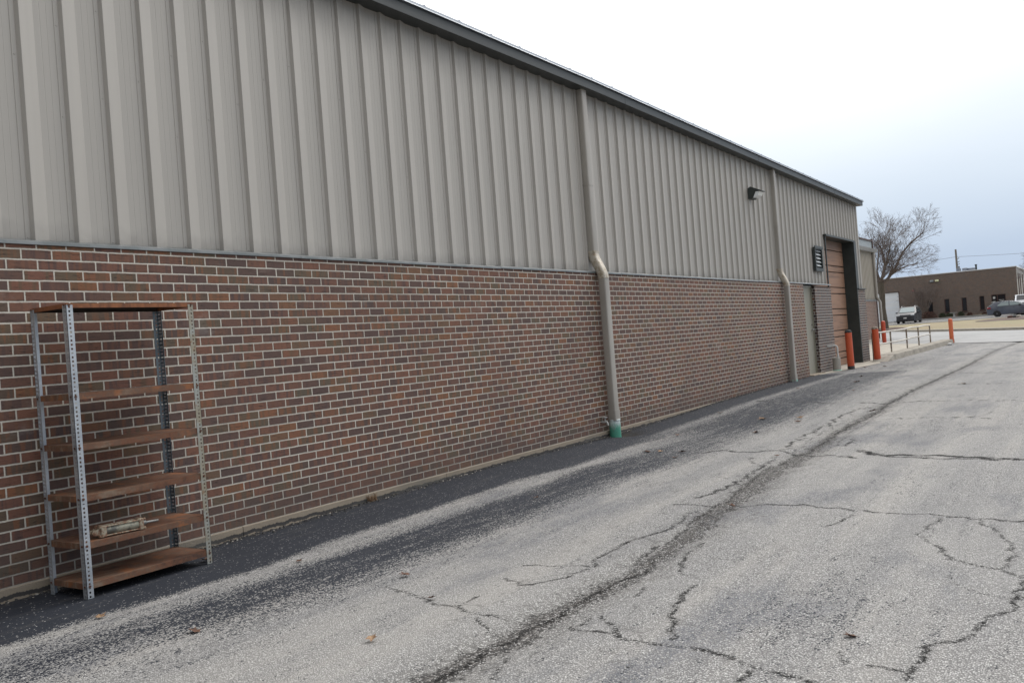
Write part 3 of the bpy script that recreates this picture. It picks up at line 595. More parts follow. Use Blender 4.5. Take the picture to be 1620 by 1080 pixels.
# ------------------------------------------------------------------ main building
def zE(y): return float(np.interp(y, [-20, 8, 24.4], [4.60, 4.60, 4.44]))
S = -.08
B = thing('warehouse', 'long warehouse with brown brick base, taupe ribbed metal siding and dark eave gutter', 'building', (-6, 5, -.1))
def part(m, name, mat, parent=B, **kw):
    o = m.build(name, mat, **kw); 
    return W(o, parent) if parent.type == 'EMPTY' else (setattr(o, 'parent', parent) or o)
YL = -16.
m = MB()
m.box(-.3, 0, YL, 17.98, -.03, 2.112); 
part(m, 'brick_wall', 'brick')
m = MB(); m.box(-.3, 0, 18.95, 20.45, -.03, 2.06); part(m, 'brick_pier', 'brick_dark')
m = MB(); m.box(-.34, 0, 23.46, 24.35, -.03, 2.04); m.box(-15, -.3401, 24.15, 24.35, -.03, 2.04); part(m, 'brick_pier', 'brick_dark')
m = MB(); m.bbox(-.06, .03, 23.44, 24.39, 2.042, 2.07, .004); part(m, 'pier_cap', 'black_paint')
# footing, broken into pours with slightly uneven tops
m = MB(); y = YL
while y < 17.9:
    L = min(rng.uniform(1.8, 3.2), 17.96 - y); dz = rng.uniform(-.003, .003); m.bbox(-.2, .016, y, y + L - .004, -.35, -.026 + dz, .004); y += L
m.bbox(-.2, .10, 17.97, 18.94, -.3, .022, .01)
part(m, 'footing', 'footing')

# siding profile
def prof_pts(y0, y1):
    r = []; k = math.floor((y0 - .13) / .3048) - 1
    base = [(0, 0.002), (.013, .029), (.016, .030), (.120, .002), (.126, 0), (.168, 0), (.171, -.0012), (.174, 0), (.214, 0), (.217, -.0012), (.220, 0), (.268, 0), (.2695, .0035), (.300, .0035)]
    while .115 + k * .3048 < y1:
        for dy, dx in base:
            yy = .115 + k * .3048 + dy
            if y0 <= yy <= y1: r.append((yy, S + dx))
        k += 1
    def at(yy):
        return S
    if not r or r[0][0] > y0 + 1e-4: r.insert(0, (y0, r[0][1] if r else S))
    if r[-1][0] < y1 - 1e-4: r.append((y1, r[-1][1]))
    return r
m = MB()
def siding(y0, y1, z0, z1f):
    pp = prof_pts(y0, y1); vs = []
    for yy, xx in pp: vs += [(xx, yy, z0), (xx, yy, z1f(yy))]
    m.add(vs, [(2 * i, 2 * i + 2, 2 * i + 3, 2 * i + 1) for i in range(len(pp) - 1)])
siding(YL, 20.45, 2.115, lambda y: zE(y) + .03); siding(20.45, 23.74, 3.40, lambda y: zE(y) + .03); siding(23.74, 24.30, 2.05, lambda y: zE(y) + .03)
# far end wall
m.box(-15, S + .004, 24.2, 24.3, 2.05, 4.44)
# fasteners
for kk in range(-3, 26):
    ys_ = .115 + kk * .3048 + .284
    for zz in ([2.16] + [3.0 + (kk % 3) * .18 + q * .62 for q in range(3)] if kk < 16 else [2.16]):
        if zz < 4.5: m.lathe([(.0065, -.0035), (.0065, 0), (.004, .0025)], (0, 0, 0), 6) ; n_ = len(m.v) - 18; m.v[n_:] = [(S + .0045 + z_, ys_ + x_, zz + y_) for x_, y_, z_ in m.v[n_:]]
sd_ = part(m, 'metal_siding', 'siding', recalc=False)
# corner trim at the far end
m = MB(); m.box(S - .02, S + .022, 24.25, 24.335, 2.05, 4.45); part(m, 'corner_trim', 'spout')
# base flashing in lengths that do not quite line up
m = MB(); cuts = [YL, -3.73, -.65, 2.42, 5.52, 8.62, 11.7, 14.8, 17.9, 20.46]
for i, (a0, a1) in enumerate(zip(cuts[:-1], cuts[1:])):
    dz = rng.uniform(-.004, .004); pr_ = [(-.07, 2.150 + dz), (-.07, 2.113), (-.002, 2.1125), (.010, 2.104 + dz), (.013, 2.106 + dz), (.011, 2.124 + dz), (.004, 2.130 + dz)]
    m.sweep(pr_, [((0, a0 + .0, 0), (1, 0, 0), (0, 0, 1)), ((0, a1 - .004, rng.uniform(-.003, .003)), (1, 0, 0), (0, 0, 1))])
part(m, 'base_flashing', 'flash')
# gutter box and roof
m = MB(); gp = [(-.10, 0), (.093, 0), (.098, .003), (.100, .05), (.103, .105), (.098, .112), (-.10, .112)]
m.sweep(gp, [((0, yy, zE(yy)), (1, 0, 0), (0, 0, 1)) for yy in (YL, 8, 12, 16, 20, 24.46)])
for yy in (-3.2, 2.9, 9.0, 15.1, 21.2):     # lap joints
    z_ = zE(yy); m.sweep([(a_ * 1.0 + (.0022 if a_ > 0 else 0), b_ - .002) for a_, b_ in gp[:5]] , [((0, yy, z_), (1, 0, 0), (0, 0, 1)), ((0, yy + .035, z_), (1, 0, 0), (0, 0, 1))])
part(m, 'gutter', 'gutter')
m = MB(); rp = [(.134, .114), (.130, .121), (.118, .126), (.116, .156), (-7.5, .78), (-15, .16), (-15, .10), (-7.5, .72), (.05, .114)]
m.sweep(rp, [((0, yy, zE(yy)), (1, 0, 0), (0, 0, 1)) for yy in (YL, 8, 12, 16, 20, 24.52)])
yy = YL + .2
while yy < 24.5:
    z_ = zE(yy); m.add([(.113, yy - .02, z_ + .157), (.113, yy + .02, z_ + .157), (.113, yy + .008, z_ + .170), (.113, yy - .008, z_ + .170), (-7.4, yy - .03, z_ + .775), (-7.4, yy + .03, z_ + .775), (-7.4, yy + .014, z_ + .79), (-7.4, yy - .014, z_ + .79)],
        [(0, 1, 2, 3), (0, 4, 5, 1), (1, 5, 6, 2), (2, 6, 7, 3), (3, 7, 4, 0)]); yy += .6096
part(m, 'roof', 'roof_edge')
m = MB(); m.box(-15, -14.7, YL, 24.15, -.1, 4.6); m.box(-14.7, -.31, YL, YL + .2, -.1, 4.6); part(m, 'rear_wall', 'siding')

# downspouts: box section, S elbow over the ledge, drain boot
def downspout(y0, base, boot):
    w_, d_ = .135, .105; yc = y0 + w_ / 2
    m = MB(); zt = zE(y0) + .01
    # rounded-corner rectangle section
    def sec(wd, dp, r=.018):
        q = []
        for cx, cy, a0 in ((dp / 2 - r, wd / 2 - r, 0), (-dp / 2 + r, wd / 2 - r, 90), (-dp / 2 + r, -wd / 2 + r, 180), (dp / 2 - r, -wd / 2 + r, 270)):
            for da in (0, 30, 60, 90): a_ = math.radians(a0 + da); q.append((cx + r * math.cos(a_), cy + r * math.sin(a_)))
        return q
    xu, xl = S + .002 + d_ / 2, .045 + d_ / 2
    sc_ = sec(w_, d_)
    m.sweep(sc_, [((xu, yc, z_), (1, 0, 0), (0, 1, 0)) for z_ in (2.38, 3.2, zt)])
    m.sweep(sec(w_ + .008, d_ + .006), [((xu, yc, 3.30), (1, 0, 0), (0, 1, 0)), ((xu, yc, 3.325), (1, 0, 0), (0, 1, 0))])
    bb = .24 if base < -.1 else .03
    m.sweep(sc_, [((xl, yc + .012, z_), (1, 0, 0), (0, 1, 0)) for z_ in (base + bb, 1.0, 2.06)])
    m.sweep(sec(w_ + .018, d_ + .014), [((xl, yc + .012, base + bb - .01), (1, 0, 0), (0, 1, 0)), ((xl, yc + .012, base + bb + .13), (1, 0, 0), (0, 1, 0))])
    o = part(m, 'downspout', 'spout', smooth=True)
    e_ = MB(); path = []; n = 15
    for i in range(n + 1):
        k_ = i / n; s_ = k_ * k_ * (3 - 2 * k_); x_ = xu + (xl - xu) * s_; y_ = yc + .012 * s_; z_ = 2.40 - .37 * k_; rib = 1.03 + (.035 if i % 2 else 0)
        tl = (xl - xu) * 6 * k_ * (1 - k_) / .37; L_ = math.hypot(1, tl); path.append(((x_, y_, z_), (rib / L_, 0, rib * tl / L_ ), (0, rib, 0)))
    e_.sweep(sec(w_ + .004, d_ + .004, .03), path); e_.sweep(sec(w_ + .02, d_ + .016), [((xu, yc, 2.385), (1, 0, 0), (0, 1, 0)), ((xu, yc, 2.41), (1, 0, 0), (0, 1, 0))])
    el = e_.build('elbow', 'elbow', o, smooth=True)
    bh = .26 if base < -.1 else .07
    b_ = MB(); b_.lathe([(.078, 0), (.078, bh - .06), (.076, bh - .02), (.080, bh - .015), (.080, bh), (.06, bh + .002)], (xl, yc + .012, base - .02), 20); b_.build('drain_boot', boot, o, smooth=True)
    m2 = MB()
    for z_ in (4.3, 3.0): m2.bbox(xu - d_ / 2 - .004, xu + d_ / 2 + .004, yc - w_ / 2 - .004, yc + w_ / 2 + .004, z_, z_ + .02, .002)
    return o
d1 = downspout(7.80, -.12, 'pvc'); d2 = downspout(16.28, -.01, 'pvc_pale')
# hose tap beside the first boot
m = MB(); m.tube([(-.02, 7.70, .105), (.07, 7.70, .105)], .013, 10); m.tube([(.05, 7.70, .105), (.05, 7.70, .16)], .010, 8); m.tube([(.07, 7.70, .11), (.085, 7.70, .09), (.09, 7.70, .06)], .012, 8)
m.lathe([(.03, 0), (.034, .004), (.034, .012), (.012, .016)], (.05, 7.70, .158), 8); part(m, 'hose_tap', 'white_pipe', smooth=True)

# steel door
m = MB(); m.box(-.15, -.105, 18.02, 18.93, .02, 2.085); dd = part(m, 'door', 'door_paint')
m = MB()
for z_, y_, s_ in ((1.05, 18.83, 1), ):
    m.tube([(-.105, y_, z_), (-.045, y_, z_)], .013, 10); m.tube([(-.05, y_, z_), (-.05, y_ - .11, z_ - .004)], .011, 10); m.lathe([(.032, 0), (.032, .01)], (0, 0, 0), 14)
    q = len(m.v) - 28; m.v[q:] = [(-.105 + c_, y_ + a_, z_ + b_) for a_, b_, c_ in m.v[q:]]
m.build('door_handle', 'chrome', dd, smooth=True)
m = MB(); m.tube([(-.105, 18.83, 1.16), (-.09, 18.83, 1.16)], .022, 12); m.build('deadbolt', 'chrome', dd, smooth=True)
m = MB(); m.box(-.16, -.075, 17.981, 18.02, .0, 2.085); m.box(-.16, -.075, 18.93, 18.949, 0, 2.085); m.box(-.16, -.08, 18.02, 18.93, 2.05, 2.085); m.build('frame', 'door_paint', dd)

# overhead door in its black steel reveal
m = MB(); xd = -.32; zs = [0.0, .20, .37, .78, .95, 1.36, 1.53, 1.94, 2.11, 2.52, 2.69, 3.10, 3.38]
for a0, a1 in zip(zs[:-1], zs[1:]): m.bbox(xd - .04, xd, 20.0, 23.45, a0 + .012, a1 - .012, .006)
oh = part(m, 'overhead_door', 'oh_door')
m = MB(); m.box(-.5, .004, 23.375, 23.455, 0, 3.40); m.box(-.5, .004, 20.40, 23.3745, 3.355, 3.40); m.box(-.06, -.03, 20.43, 20.475, 2.07, 3.354); m.box(-.5, -.345, 20.3, 20.45, 0, 3.35)
m.box(-.5, -.40, 20.0, 23.37, .0, 3.5); m.box(S + .02, -.02, 23.456, 23.75, 2.075, 3.40)
part(m, 'door_reveal', 'black_paint')

# wall vent
m = MB(); y0, y1, z0, z1 = 19.25, 19.93, 2.44, 3.02; xv = S + .02
m.box(xv, xv + .06, y0, y0 + .05, z0, z1); m.box(xv, xv + .06, y1 - .05, y1, z0, z1); m.box(xv, xv + .06, y0 + .05, y1 - .05, z1 - .05, z1); m.box(xv, xv + .06, y0 + .05, y1 - .05, z0, z0 + .08); m.box(xv - .02, xv + .004, y0 + .05, y1 - .05, z0 + .08, z1 - .05)
m.box(xv + .06, xv + .075, y0 - .03, y1 + .03, z1 - .03, z1 + .03)
vo = part(m, 'wall_vent', 'black_paint')
for i in range(5):
    m = MB(); zz = z0 + .11 + i * .088; m.add([(xv + .010, y0 + .17, zz + .060), (xv + .010, y1 - .12, zz + .060), (xv + .05, y1 - .12, zz + .018), (xv + .05, y0 + .17, zz + .018), (xv + .006, y0 + .17, zz + .054), (xv + .006, y1 - .12, zz + .054), (xv + .046, y1 - .12, zz + .012), (xv + .046, y0 + .17, zz + .012)],
        [(0, 1, 2, 3), (4, 7, 6, 5), (0, 4, 5, 1), (3, 2, 6, 7), (0, 3, 7, 4), (1, 5, 6, 2)]); m.build('louver', 'white_louver', vo)

# wall pack lamp
m = MB(); ya, yb = 14.74, 15.0; x0 = S + .018
side = [(x0, 3.76), (x0, 3.97), (x0 + .06, 4.0), (x0 + .27, 3.90), (x0 + .27, 3.885), (x0 + .15, 3.90), (x0 + .08, 3.755)]
m.sweep([(a_, b_) for a_, b_ in side], [((0, ya, 0), (1, 0, 0), (0, 0, 1)), ((0, yb, 0), (1, 0, 0), (0, 0, 1))])
lo_ = part(m, 'wall_light', 'black_paint')
m = MB(); gl = [(x0 + .10, 3.775), (x0 + .155, 3.889), (x0 + .230, 3.886), (x0 + .205, 3.815), (x0 + .15, 3.777)]
m.sweep(gl, [((0, ya + .012, 0), (1, 0, 0), (0, 0, 1)), ((0, yb - .012, 0), (1, 0, 0), (0, 0, 1))]); m.build('lens', 'glass_lamp', lo_)

# ------------------------------------------------------------------ slotted-angle shelving
SX0, SX1, SY0, SY1, SZ = .12, .515, -.04, .88, -.108
SH = thing('shelving_unit', 'tall rusty six-shelf steel unit on slotted-angle posts standing against the brick wall', 'shelving', ((SX0 + SX1) / 2, (SY0 + SY1) / 2, SZ))
def post(cx, cy, sx, sy, mat, lean=(0, 0)):
    """L angle with slots; corner at (cx,cy), flanges run sx along X and sy along Y"""
    m = MB(); Wd = .042; H = 1.79; pitch = .0254; n = int(H / pitch); th = .0022
    def flange(org, du, nrm, cols):
        # cols: list of (u0,u1,slot?) where slotted columns get holes
        zz = 0.
        for i in range(n):
            z0_, z1_ = i * pitch, (i + 1) * pitch
            for u0, u1, sl in cols:
                hole = None
                if sl == 1: hole = (z0_ + .004, z1_ - .0065) if i % 1 == 0 else None
                if sl == 2: hole = (z0_ + .006, z1_ - .007) if i % 4 != 2 else (z0_ + .009, z1_ - .010)
                segs = [(z0_, z1_)] if hole is None else [(z0_, hole[0]), (hole[1], z1_)]
                for a_, b_ in segs:
                    P0 = Vector(org) + Vector(du) * u0; P1 = Vector(org) + Vector(du) * u1; N_ = Vector(nrm) * th
                    vs = [P0 + Vector((0, 0, a_)), P1 + Vector((0, 0, a_)), P1 + Vector((0, 0, b_)), P0 + Vector((0, 0, b_))]; vs += [q + N_ for q in vs]
                    fs = [(0, 1, 2, 3), (4, 7, 6, 5)]
                    if hole is not None: fs += [(0, 4, 5, 1), (3, 2, 6, 7)]
                    if u0 == cols[0][0] or hole is None: fs.append((0, 3, 7, 4))
                    if u1 == cols[-1][1] or hole is None: fs.append((1, 5, 6, 2))
                    m.add(vs, fs)
    two = [(0, .007, 0), (.007, .0145, 1), (.0145, .021, 0), (.021, .0285, 1), (.0285, Wd, 0)]
    one = [(0, .013, 0), (.013, .025, 2), (.025, Wd, 0)]
    flange((cx, cy, SZ), (sx, 0, 0), (0, sy, 0), two)
    flange((cx, cy, SZ), (0, sy, 0), (sx, 0, 0), one)
    for v in range(len(m.v)):
        x_, y_, z_ = m.v[v]; k_ = (z_ - SZ) / 1.79; m.v[v] = (x_ + lean[0] * k_, y_ + lean[1] * k_, z_)
    o = m.build('post', mat, recalc=False); W(o, SH); return o
posts = [post(SX1, SY0, -1, 1, 'galv'), post(SX0, SY0, 1, 1, 'galv'), post(SX1, SY1, -1, -1, 'galv_rust', (0, -.004)), post(SX0, SY1, 1, -1, 'galv_dark')]
levels = [-.052, .190, .475, .785, 1.095, 1.652]
for i, zb in enumerate(levels):
    m = MB(); x0, x1, y0, y1 = SX0 + .004, SX1 - .004, SY0 + .004, SY1 - .004; t_ = .0018; lip = .036 if i < 5 else .027
    # dished top sheet
    N_ = 10; vs = []
    for a_ in range(N_ + 1):
        for b_ in range(N_ + 1):
            u_, v_ = a_ / N_, b_ / N_; sag = -.006 * math.sin(PI * u_) * math.sin(PI * v_); vs.append((x0 + (x1 - x0) * u_, y0 + (y1 - y0) * v_, zb + lip + sag - .0015))
    m.add(vs, [(a_ * 11 + b_, (a_ + 1) * 11 + b_, (a_ + 1) * 11 + b_ + 1, a_ * 11 + b_ + 1) for a_ in range(N_) for b_ in range(N_)], 1)
    m.box(x1 - t_, x1, y0, y1, zb, zb + lip); m.box(x0, x0 + t_, y0, y1, zb, zb + lip, 1); m.box(x0 + t_, x1 - t_, y0, y0 + t_, zb, zb + lip); m.box(x0 + t_, x1 - t_, y1 - t_, y1, zb, zb + lip)
    m.box(x1 - .02, x1 - t_, y0, y1, zb, zb + t_, 1); m.box(x0 + t_, x0 + .02, y0, y1, zb, zb + t_, 1)
    o = m.build('shelf', ['rust_orange' if i == 5 else 'rust_shelf', 'rust_shade' if i == 5 else 'rust_shelf']); W(o, SH)
    def bolt(P0, P1, rr_): b_ = MB(); b_.tube([P0, P1], rr_, 6); b_.build('bolt', 'bolt', o)
    for cx, sx, in ((SX1, 1), (SX0, 1)):
        for yy in (SY0 + .0185, SY1 - .0185): bolt((cx - .004, yy, zb + .018), (cx + .006, yy, zb + .018), .0075)
    for cx in (SX1 - .0175, SX0 + .0175): bolt((cx, SY0 - .005, zb + .018), (cx, SY0 + .004, zb + .018), .0065)

# pneumatic cylinder lying on the second shelf from the bottom
CY = thing('hydraulic_cylinder', 'dirty cream cylinder with rusty tie rods lying on the second lowest shelf', 'machine part', (.425, .12, .2275), -.16)
m = MB(); hw = .036
m.tube([(0, .035, hw), (0, .245, hw)], .031, 20); m.build('barrel', 'cyl_metal', CY, smooth=True)
for y0, y1 in ((.0, .036), (.244, .275)):
    m = MB(); m.bbox(-hw, hw, y0, y1, 0.0, 2 * hw, .005); m.build('end_cap', 'cyl_rust', CY)
for sx in (-1, 1):
    for z_ in (.0075, 2 * hw - .0075):
        m = MB(); m.tube([(sx * (hw - .0075), -.014, z_), (sx * (hw - .0075), .287, z_)], .0048, 8)
        for yy in (-.009, .277): m.tube([(sx * (hw - .0075), yy, z_), (sx * (hw - .0075), yy + .009, z_)], .0085, 6)
        m.build('tie_rod', 'cyl_rust', CY)
m = MB(); m.tube([(0, .27, hw), (0, .30, hw)], .016, 12); m.tube([(0, .30, hw), (0, .385, hw - .002)], .0085, 10); m.build('piston_rod', 'dull_steel', CY, smooth=True)
m = MB()
for sx in (-1, 1): m.add([(sx * .024, 0, .012), (sx * .024, 0, .06), (sx * .024, -.045, .048), (sx * .024, -.052, .034), (sx * .024, -.042, .02), (sx * .014, 0, .012), (sx * .014, 0, .06), (sx * .014, -.045, .048), (sx * .014, -.052, .034), (sx * .014, -.042, .02)],
        [(0, 1, 2, 3, 4), (5, 9, 8, 7, 6), (0, 5, 6, 1), (1, 6, 7, 2), (2, 7, 8, 3), (3, 8, 9, 4), (4, 9, 5, 0)])
m.tube([(-.03, -.034, .034), (.03, -.034, .034)], .007, 10); m.build('clevis', 'cyl_rust', CY)

# ------------------------------------------------------------------ bollards, standpipe, kerb wall, railing
def bollard(x, y, h, r, mat, label, group=None, cap='tar', foot=True, lean=(0, 0)):
    T = thing('bollard', label, 'bollard', (x, y, G(y)), 0, group)
    T.rotation_euler = (lean[1], lean[0], 0)
    m = MB(); m.lathe([(r, -.05), (r, .07), (r * 1.012, .075), (r * 1.0, h * .4), (r * 1.0, h - .03)], (0, 0, 0), 24); m.build('pipe', mat, T, smooth=True)
    m = MB(); m.lathe([(r + .002, h - .03), (r, h - .008), (r * .85, h + .02), (r * .5, h + .038), (r * .05, h + .044)], (0, 0, 0), 24); m.build('cap', cap, T, smooth=True)
    if foot: m = MB(); m.lathe([(r + .003, -.04), (r + .003, .075), (r + .0005, .085)], (0, 0, 0), 24); m.build('foot', 'tar', T, smooth=True)
bollard(.42, 20.14, .93, .082, 'orange', 'orange-red bollard with black cap and black foot in front of the brown overhead door', lean=(-.01, 0))
bollard(.36, 23.55, .93, .088, 'orange', 'orange-red bollard with grey worn cap at the near end of the low concrete kerb wall', cap='rail_post', foot=False, lean=(-.012, 0))
bollard(.66, 35.8, .92, .078, 'orange_fade', 'slim faded orange bollard at the far end of the low kerb wall', cap='orange_fade', foot=False)
bollard(-2.9, 41.5, 1.0, .09, 'red_paint', 'red bollard behind the railing by the corner of the smaller building', cap='red_paint', foot=False)

SP = thing('standpipe', 'short grey green standpipe with thin white elbow beside the brick pier', 'pipe', (.18, 19.75, 0))
m = MB(); m.lathe([(.095, .0), (.095, .32), (.088, .325), (.04, .33)], (.18, 19.75, 0), 20); W(m.build('pipe', 'spout', smooth=True), SP)
m = MB(); m.lathe([(.11, -.01), (.108, .025), (.096, .03)], (.18, 19.75, 0), 20); W(m.build('foot', 'pvc_pale', smooth=True), SP)
m = MB(); pts = [(.22, 19.75, .30), (.22, 19.75, .56)] + [(.22 - .05 * (1 - math.cos(a_)), 19.75, .56 + .05 * math.sin(a_)) for a_ in (.4, .8, 1.2, 1.57)] + [(-.02, 19.72, .61)]
m.tube(pts, .022, 10); m.tube([(.22, 19.75, .33), (.22, 19.75, .37)], .03, 10); m.tube([(.17, 19.75, .61), (.13, 19.747, .61)], .03, 10); W(m.build('elbow', 'white_pipe', smooth=True), SP)

# low kerb wall, tapering into the apron
m = MB(); seg = 26; vs = []
for i in range(seg + 1):
    y = 23.15 + (36.15 - 23.15) * i / seg; h = .16 * min(1, (y - 23.1) / .9) + rng.normal() * .002; e_ = rng.normal() * .004; xr = .70 + .01 * math.sin(y * .7)
    vs += [(.27, y, -.05), (.27, y, h - .012), (.285, y, h), (xr - .012 + e_, y, h), (xr + e_, y, h - .014), (xr + .035, y, -.05)]
m.add(vs, [(i * 6 + k_, (i + 1) * 6 + k_, (i + 1) * 6 + k_ + 1, i * 6 + k_ + 1) for i in range(seg) for k_ in range(5)] + [(0, 1, 2, 3, 4, 5), tuple(seg * 6 + k_ for k_ in (5, 4, 3, 2, 1, 0))])
tag(m.build('kerb_wall', 'conc_curb'), 'long low stained concrete kerb wall carrying the pipe railing', 'kerb wall')
RA = thing('railing', 'rusty white two-rail pipe railing along the low kerb wall', 'railing', (.55, 27.4, .15))
py = [24.1, 25.9, 28.5, 30.7, 33.15]; xr = .30
for i, y in enumerate(py):
    m = MB(); xo = .15 if i == 0 else xr; m.tube([(xo, y, -.02 if i == 0 else .12), (xo, y, .785)], .024, 10); W(m.build('post', 'rail_post', smooth=True), RA)
for z_, nm in ((.785, 'rail'), (.45, 'rail')):
    m = MB(); pts = []
    for a_, b_ in zip(py[:-1], py[1:]):
        for q in range(4): k_ = q / 4; yy = a_ + (b_ - a_) * k_; pts.append((xr if a_ > 25 else .15 + .15 * k_, yy, z_ + .018 * math.sin(PI * k_) * (1 if a_ > 26 else -.5)))
    pts.append((xr, py[-1], z_))
    m.tube(pts, .023, 10); W(m.build(nm, 'rail', smooth=True), RA)
# broken white parking stub
m = MB(); m.bbox(-.05, .07, -.20, .16, 0, .075, .02); m.bbox(-.06, .04, .17, .30, 0, .05, .015)
o = m.build('concrete_stub', 'white_mark'); o.location = (.86, 33.7, .0); o.rotation_euler.z = .25; tag(o, 'small broken white concrete block lying beside the kerb wall', 'concrete block')
# ------------------------------------------------------------------ smaller building behind
B2 = thing('smaller_building', 'smaller beige metal and pink brick building set back beyond the warehouse', 'building', (-8, 40, 0))
m = MB(); m.box(-14, -4.0, 26, 45.9, -.05, 2.05); part(m, 'brick_wall', 'brick_pink', B2)
m = MB(); pp = prof_pts(26, 45.85); vs = []
for yy, xx in pp: vs += [(xx - 3.98 + .03, yy, 2.1), (xx - 3.98 + .03, yy, 4.55)]
m.add(vs, [(2 * i, 2 * i + 2, 2 * i + 3, 2 * i + 1) for i in range(len(pp) - 1)]); m.box(-14, -4.06, 45.7, 45.85, 2.05, 4.5); part(m, 'metal_siding', 'siding_far', B2, recalc=False)
m = MB(); m.box(-4.08, -3.985, 26, 45.93, 2.045, 2.11); part(m, 'base_flashing', 'flash', B2)
m = MB(); m.sweep([(-4.1, 4.5), (-3.86, 4.5), (-3.82, 4.60), (-3.80, 4.66), (-8, 4.95), (-8, 4.8)], [((0, yy, 0), (1, 0, 0), (0, 0, 1)) for yy in (26, 46.2)]); part(m, 'roof_edge', 'conc_light', B2)
m = MB(); m.box(-14, -5.0, 46.0, 50.9, -.05, 5.45); part(m, 'rear_block', 'white_louver', B2)
m = MB(); m.box(-14, -4.95, 50.901, 51.05, -.05, 5.6); m.box(-14, -4.95, 46.0, 50.9, 5.451, 5.53); part(m, 'parapet_trim', 'frame_brown', B2)
m = MB(); m.tube([(-3.93, 45.75, 4.5), (-3.93, 45.75, 2.25), (-3.80, 45.8, 2.0), (-3.78, 45.8, .02)], .07, 10); part(m, 'downspout', 'spout', B2, smooth=True)
m = MB(); m.box(-4.0, -3.96, 26, 45.91, -.05, .16); part(m, 'footing', 'conc', B2)

# ------------------------------------------------------------------ far brick building (front on y = 110)
FB = thing('office_building', 'flat-roofed brown brick office building across the street', 'building', (-18, 116, .45))
YF = 110.
def fz(x): return 5.60 + (x + 2.2) * .004
wins = [(-11.26, -10.70, 1.30, 2.56), (-9.50, -8.98, 1.18, 2.68), (-7.74, -7.22, 1.16, 2.68), (-5.96, -5.46, 1.15, 2.69)]
door_ = (-4.78, -3.36, .45, 2.72); big = (-17.2, -14.15, .45, 4.0)
ops = sorted([(a_, b_, c_, d_) for a_, b_, c_, d_ in wins] + [door_, big]); m = MB(); xc = -34.
for a_, b_, c_, d_ in ops:
    m.box(xc, a_, YF, YF + .3, .2, 5.56); m.box(a_, b_, YF, YF + .3, d_, 5.56)
    if c_ > .5: m.box(a_, b_, YF, YF + .3, .2, c_)
    xc = b_
m.box(xc, -2.2, YF, YF + .3, .2, 5.56); part(m, 'brick_wall', 'brick_far', FB)
m = MB(); m.box(-34, -2.15, YF - .04, YF + .34, 5.561, 5.64); m.box(-2.5, -2.12, YF + .341, 135, 5.50, 5.62); part(m, 'parapet_cap', 'white_door', FB)
m = MB(); m.box(-34, -2.3, YF + .34, 135, 5.2, 5.4); part(m, 'roof', 'hvac', FB)
m = MB(); m.box(-2.5, -2.2, YF + .301, 135, .3, 5.5); part(m, 'side_wall', 'siding_far', FB)
for yy in (112.0, 114.5, 118., 122.):
    m = MB(); m.box(-2.21, -2.14, yy, yy + .5, .4, 4.9); part(m, 'side_frame', 'frame_brown', FB)
for a_, b_, c_, d_ in wins:
    f_ = MB(); f_.box(a_, a_ + .09, YF + .05, YF + .14, c_, d_); f_.box(b_ - .05, b_, YF + .05, YF + .14, c_, d_); f_.box(a_ + .09, b_ - .05, YF + .05, YF + .14, c_, c_ + .05); f_.box(a_ + .09, b_ - .05, YF + .05, YF + .14, d_ - .05, d_)
    wo = part(f_, 'window', 'frame_brown', FB); g_ = MB(); g_.box(a_ + .09, b_ - .05, YF + .09, YF + .11, c_ + .05, d_ - .05); g_.build('pane', 'dark_glass', wo)
    s_ = MB(); s_.box(a_ - .05, b_ + .05, YF - .05, YF + .05, c_ - .08, c_ - .003); s_.build('sill', 'frame_brown', wo)
a_, b_, c_, d_ = door_
f_ = MB(); f_.box(a_, a_ + .08, YF + .05, YF + .15, c_, d_); f_.box(b_ - .08, b_, YF + .05, YF + .15, c_, d_); f_.box(a_ + .08, b_ - .08, YF + .05, YF + .15, d_ - .08, d_); f_.box(a_ + .55, a_ + .62, YF + .05, YF + .15, c_, d_ - .08)
wo = part(f_, 'entrance', 'frame_brown', FB); g_ = MB(); g_.box(a_ + .08, a_ + .55, YF + .09, YF + .11, c_, d_ - .08); g_.box(a_ + .62, b_ - .08, YF + .09, YF + .11, c_, d_ - .08); g_.build('pane', 'dark_glass', wo)
s_ = MB(); s_.box(a_ + .16, a_ + .38, YF + .075, YF + .085, 2.26, 2.50)       # small notice, illegible lettering on the glass
for z_, xa_, xb_ in ((2.02, .14, .44), (1.93, .17, .40)): s_.box(a_ + xa_, a_ + xb_, YF + .077, YF + .086, z_, z_ + .025)
for i_ in range(9): s_.box(a_ + .70 + i_ * .062, a_ + .70 + i_ * .062 + rng.uniform(.02, .045), YF + .075, YF + .085, 2.06 - .01 * (i_ % 3), 2.14 + .01 * (i_ % 2))
for i_ in range(4): s_.box(a_ + .82 + i_ * .07, a_ + .82 + i_ * .07 + .04, YF + .075, YF + .085, 1.95, 2.0)
s_.build('lettering', 'white_mark', wo)
a_, b_, c_, d_ = big; g_ = MB()
for i in range(6): h_ = (d_ - c_) / 6; g_.box(a_, b_, YF + .12, YF + .18, c_ + i * h_ + .012, c_ + (i + 1) * h_)
part(g_, 'loading_door', 'white_door', FB)
f_ = MB(); f_.box(b_ - .10, b_ - .002, YF + .02, YF + .119, c_, d_); f_.box(a_ + .002, b_ - .1, YF + .02, YF + .119, d_ - .06, d_ - .002); part(f_, 'loading_door_frame', 'frame_brown', FB)
for cx, mt, nm in ((-10.62, 'white_louver', 'wall_light'), (-10.08, 'yellow_lamp', 'wall_light')):
    m = MB(); m.bbox(cx - .19, cx + .19, YF - .22, YF - .001, 4.72, 4.94, .05); part(m, nm, mt, FB)
m = MB(); m.bbox(-12.75, -12.5, YF - .12, YF - .001, 3.86, 4.0, .02); part(m, 'alarm_box', 'red_box', FB)
